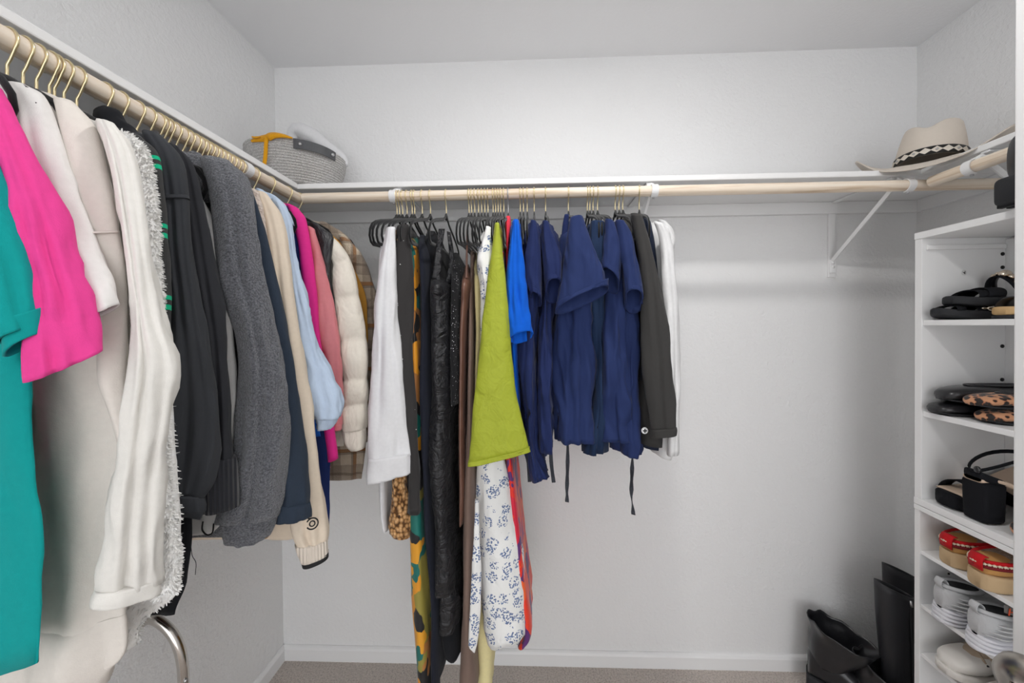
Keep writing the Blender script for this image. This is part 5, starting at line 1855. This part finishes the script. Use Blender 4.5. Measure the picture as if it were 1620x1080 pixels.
# ------------------------------------------------------------------ boot on top of the cabinets
zt = 1.645
def chunky_boot(origin, rz, label, tiltx=0.0, shaft=0.14, group=None, name='ankle_boot'):
    t = thing(name, origin, label, 'boot', group, (tiltx, 0, rz))
    ox, oy, oz = origin
    def mk(*a, **k):
        o = sec(*a, **k)
        return o
    def local(rows):
        return [(ox + r[0], oy + r[1], r[2], oz + r[3], oz + r[4]) for r in rows]
    sl = [(0.0, 0, 0.024, 0.0, 0.060), (0.008, 0, 0.036, 0.0, 0.064), (0.05, 0, 0.039, 0.0, 0.062), (0.078, 0, 0.037, 0.0, 0.056), (0.085, 0, 0.036, 0.014, 0.054), (0.12, 0, 0.038, 0.010, 0.036), (0.18, 0, 0.044, 0.0, 0.034), (0.24, 0, 0.040, 0.004, 0.036), (0.272, 0, 0.022, 0.012, 0.038)]
    mk('sole', t, M['sole_black'], local(sl), 28, 6, 4)
    up = [(0.020, 0, 0.020, 0.050, 0.150), (0.028, 0, 0.029, 0.050, 0.165), (0.060, 0, 0.033, 0.050, 0.168), (0.10, 0, 0.036, 0.034, 0.116), (0.14, 0, 0.039, 0.032, 0.092), (0.19, 0, 0.041, 0.030, 0.078), (0.24, 0, 0.036, 0.032, 0.068), (0.268, 0, 0.020, 0.036, 0.052)]
    mk('upper', t, M['shoe_black'], local(up), 28, 2.6, 5)
    loops = []
    for i in range(13):
        s_ = i / 12
        loops.append([(ox + 0.072 + 0.010 * s_ + (0.046 - 0.004 * s_) * math.cos(a), oy + (0.032 - 0.002 * s_) * math.sin(a), oz + 0.125 + (shaft - 0.035) * s_ + 0.004 * math.sin(9 * s_ + 2 * a)) for a in [2 * PI * k / 28 for k in range(28)]])
    loft(loops, M['shoe_black'], 'shaft', t, False, False, 0.003)
    for x in (0.012, 0.034, 0.056, 0.10, 0.13, 0.16, 0.19, 0.22):
        v, f = box(ox + x, ox + x + 0.012, oy - 0.035, oy + 0.035, oz + (-0.004 if x < 0.07 or x > 0.15 else 0.006), oz + 0.012)
        mesh('tread', v, f, M['sole_black'], t, False)
    return t


pb_ = PX(1568, 325, 1.112)
chunky_boot((1.112, PX(1590, 325, 1.112).y - 0.01, zt + 0.0045), 0.0, 'black lug-sole boot standing on top of the shoe cabinet', 0.0, 0.095)

# ------------------------------------------------------------------ boots on the carpet behind the cabinets
M['boot_matt'] = plain('matt_black_boot', (44, 44, 47), 0.45, 0, 0.35, 0, 0.08, 200)


def tall_boot(cx, cy, rz, label, top, lean, w=0.062):
    t = thing('tall_boot', (cx, cy, 0.0), label, 'boot', 'tall black boots')
    c_, s_ = math.cos(rz), math.sin(rz)
    def T(x, y, z):
        return (cx + x * c_ - y * s_, cy + x * s_ + y * c_, z)
    loops = []
    for i in range(25):
        u = i / 24
        z = 0.05 + (top - 0.05) * u
        rx = 0.040 + (w - 0.040) * min(1, u * 1.25)
        ry = 0.036 + (w * 0.62 - 0.036) * min(1, u * 1.25)
        wr = 0.004 * math.exp(-((u - 0.12) / 0.1) ** 2)
        loops.append([T(lean * u + rx * math.cos(a) + wr * math.sin(5 * a + 30 * u), ry * math.sin(a), z - 0.028 * math.cos(a) * u ** 8) for a in [2 * PI * k / 32 for k in range(32)]])
    loft(loops, M['boot_matt'], 'shaft', t, False, False, 0.003)
    # foot and sole
    rows = [(-0.045, 0.018), (-0.035, 0.032), (0.0, 0.037), (0.05, 0.036), (0.10, 0.042), (0.15, 0.040), (0.19, 0.026), (0.205, 0.012)]
    hh = [0.07, 0.09, 0.11, 0.105, 0.075, 0.058, 0.046, 0.034]
    for nm, z0, hs, mt, ex, k_ in (('foot', 0.022, hh, M['boot_matt'], 2.4, 1.0), ('sole', 0.0, [0.024] * 8, M['sole_black'], 6, 1.06)):
        lps = []
        for (x, hw), h in zip(rows, hs):
            lp = []
            for k in range(24):
                a = 2 * PI * k / 24
                ca, sa = math.cos(a), math.sin(a)
                lp.append(T(x * (1.0 if x < 0 else k_), hw * k_ * math.copysign(abs(ca) ** (2 / ex), ca), (z0 + h) / 2 + (h - z0) / 2 * math.copysign(abs(sa) ** (2 / ex), sa)))
            lps.append(lp)
        loft(lps, mt, nm, t, True, True)
    zp = [T(lean * u - 0.2 * w * 0 + 0.012, -(0.036 + (w * 0.62 - 0.036) * min(1, u * 1.25)) - 0.001, 0.06 + (top - 0.075) * u) for u in [k / 12 for k in range(13)]]
    v, f = sweep(zp, 0.003, 6)
    zz_ = mesh('zipper', v, f, M['sole_black'], t, True)
    v, f = sweep([zp[-1], (zp[-1][0], zp[-1][1] - 0.004, zp[-1][2] - 0.018)], 0.004, 8)
    zpl = mesh('zip_pull', v, f, M['steel'], t, True)
    zpl.parent = zz_
    return t


tall_boot(1.243, 1.275, 0.15, 'tall black zip boot beside the cabinet, lower of the pair', 0.468, -0.020)
tall_boot(1.372, 1.385, 0.15, 'tall black boot against the wall behind its twin', 0.455, -0.020)


def slouch_boot(cx, cy, rz, label, sc_=1.0, fold=1):
    """soft lug-sole boot with its shaft slumped over"""
    t = thing('slouch_boot', (cx, cy, 0.0), label, 'boot', 'slouched black lug boots')
    c_, s_ = math.cos(rz), math.sin(rz)
    def T(x, y, z):
        return (cx + (x * c_ - y * s_) * sc_, cy + (x * s_ + y * c_) * sc_, z * sc_)
    def lo_(rows, name, mat, ex):
        lps = []
        for x, hw, z0, z1 in catmull(rows, 4):
            lp = []
            for k in range(26):
                a = 2 * PI * k / 26
                ca, sa = math.cos(a), math.sin(a)
                lp.append(T(x, hw * math.copysign(abs(ca) ** (2 / ex), ca), (z0 + z1) / 2 + (z1 - z0) / 2 * math.copysign(abs(sa) ** (2 / ex), sa)))
            lps.append(lp)
        loft(lps, mat, name, t, True, True)
    lo_([(0, 0.022, 0.0, 0.072), (0.01, 0.038, 0.0, 0.074), (0.07, 0.042, 0.0, 0.070), (0.082, 0.040, 0.022, 0.066), (0.13, 0.042, 0.014, 0.056), (0.20, 0.048, 0.0, 0.050), (0.255, 0.042, 0.004, 0.050), (0.285, 0.022, 0.014, 0.050)], 'lug_sole', M['sole_black'], 6)
    lo_([(0.004, 0.020, 0.064, 0.14), (0.016, 0.036, 0.064, 0.165), (0.06, 0.040, 0.062, 0.172), (0.11, 0.041, 0.056, 0.150), (0.16, 0.044, 0.050, 0.118), (0.21, 0.045, 0.046, 0.100), (0.255, 0.038, 0.046, 0.084), (0.28, 0.020, 0.048, 0.064)], 'upper', M['shoe_black'], 2.5)
    # slumped shaft: short and wide, mouth slanting down to the toe, leather buckled in soft folds
    lps = []
    for i in range(19):
        u = i / 18
        lp = []
        for k in range(48):
            a = 2 * PI * k / 48
            ca, sa = math.cos(a), math.sin(a)
            rx = 0.048 + 0.050 * u ** 0.8
            ry = 0.040 + 0.030 * u ** 0.8
            wob = 1 + (0.06 + 0.12 * u) * noise.noise(Vector((ca * 1.7, sa * 1.7, u * 2.2 + fold * 5)))
            z = 0.125 + (0.135 - 0.030 * ca - 0.012 * fold) * u + 0.014 * u * noise.noise(Vector((ca * 2.2, sa * 2.2, fold * 9 + u)))
            lp.append(T(0.062 + 0.045 * u + rx * ca * wob, ry * sa * wob, z))
        lps.append(lp)
    loft(lps, M['shoe_black'], 'slumped_shaft', t, False, False, 0.003)
    pts = [T(0.062 + 0.045 + 0.098 * math.cos(a) * 1.0, 0.07 * math.sin(a), 0.125 + 0.135 - 0.030 * math.cos(a) - 0.012 * fold) for a in [2 * PI * k / 24 for k in range(24)]]
    return t


slouch_boot(1.022, 1.395, -0.62, 'slouched black lug-sole boot with gaping shaft on the carpet', 0.98, 0)
slouch_boot(1.135, 1.330, -0.85, 'slouched black lug-sole boot crumpled in front of tall boots', 0.86, 3)
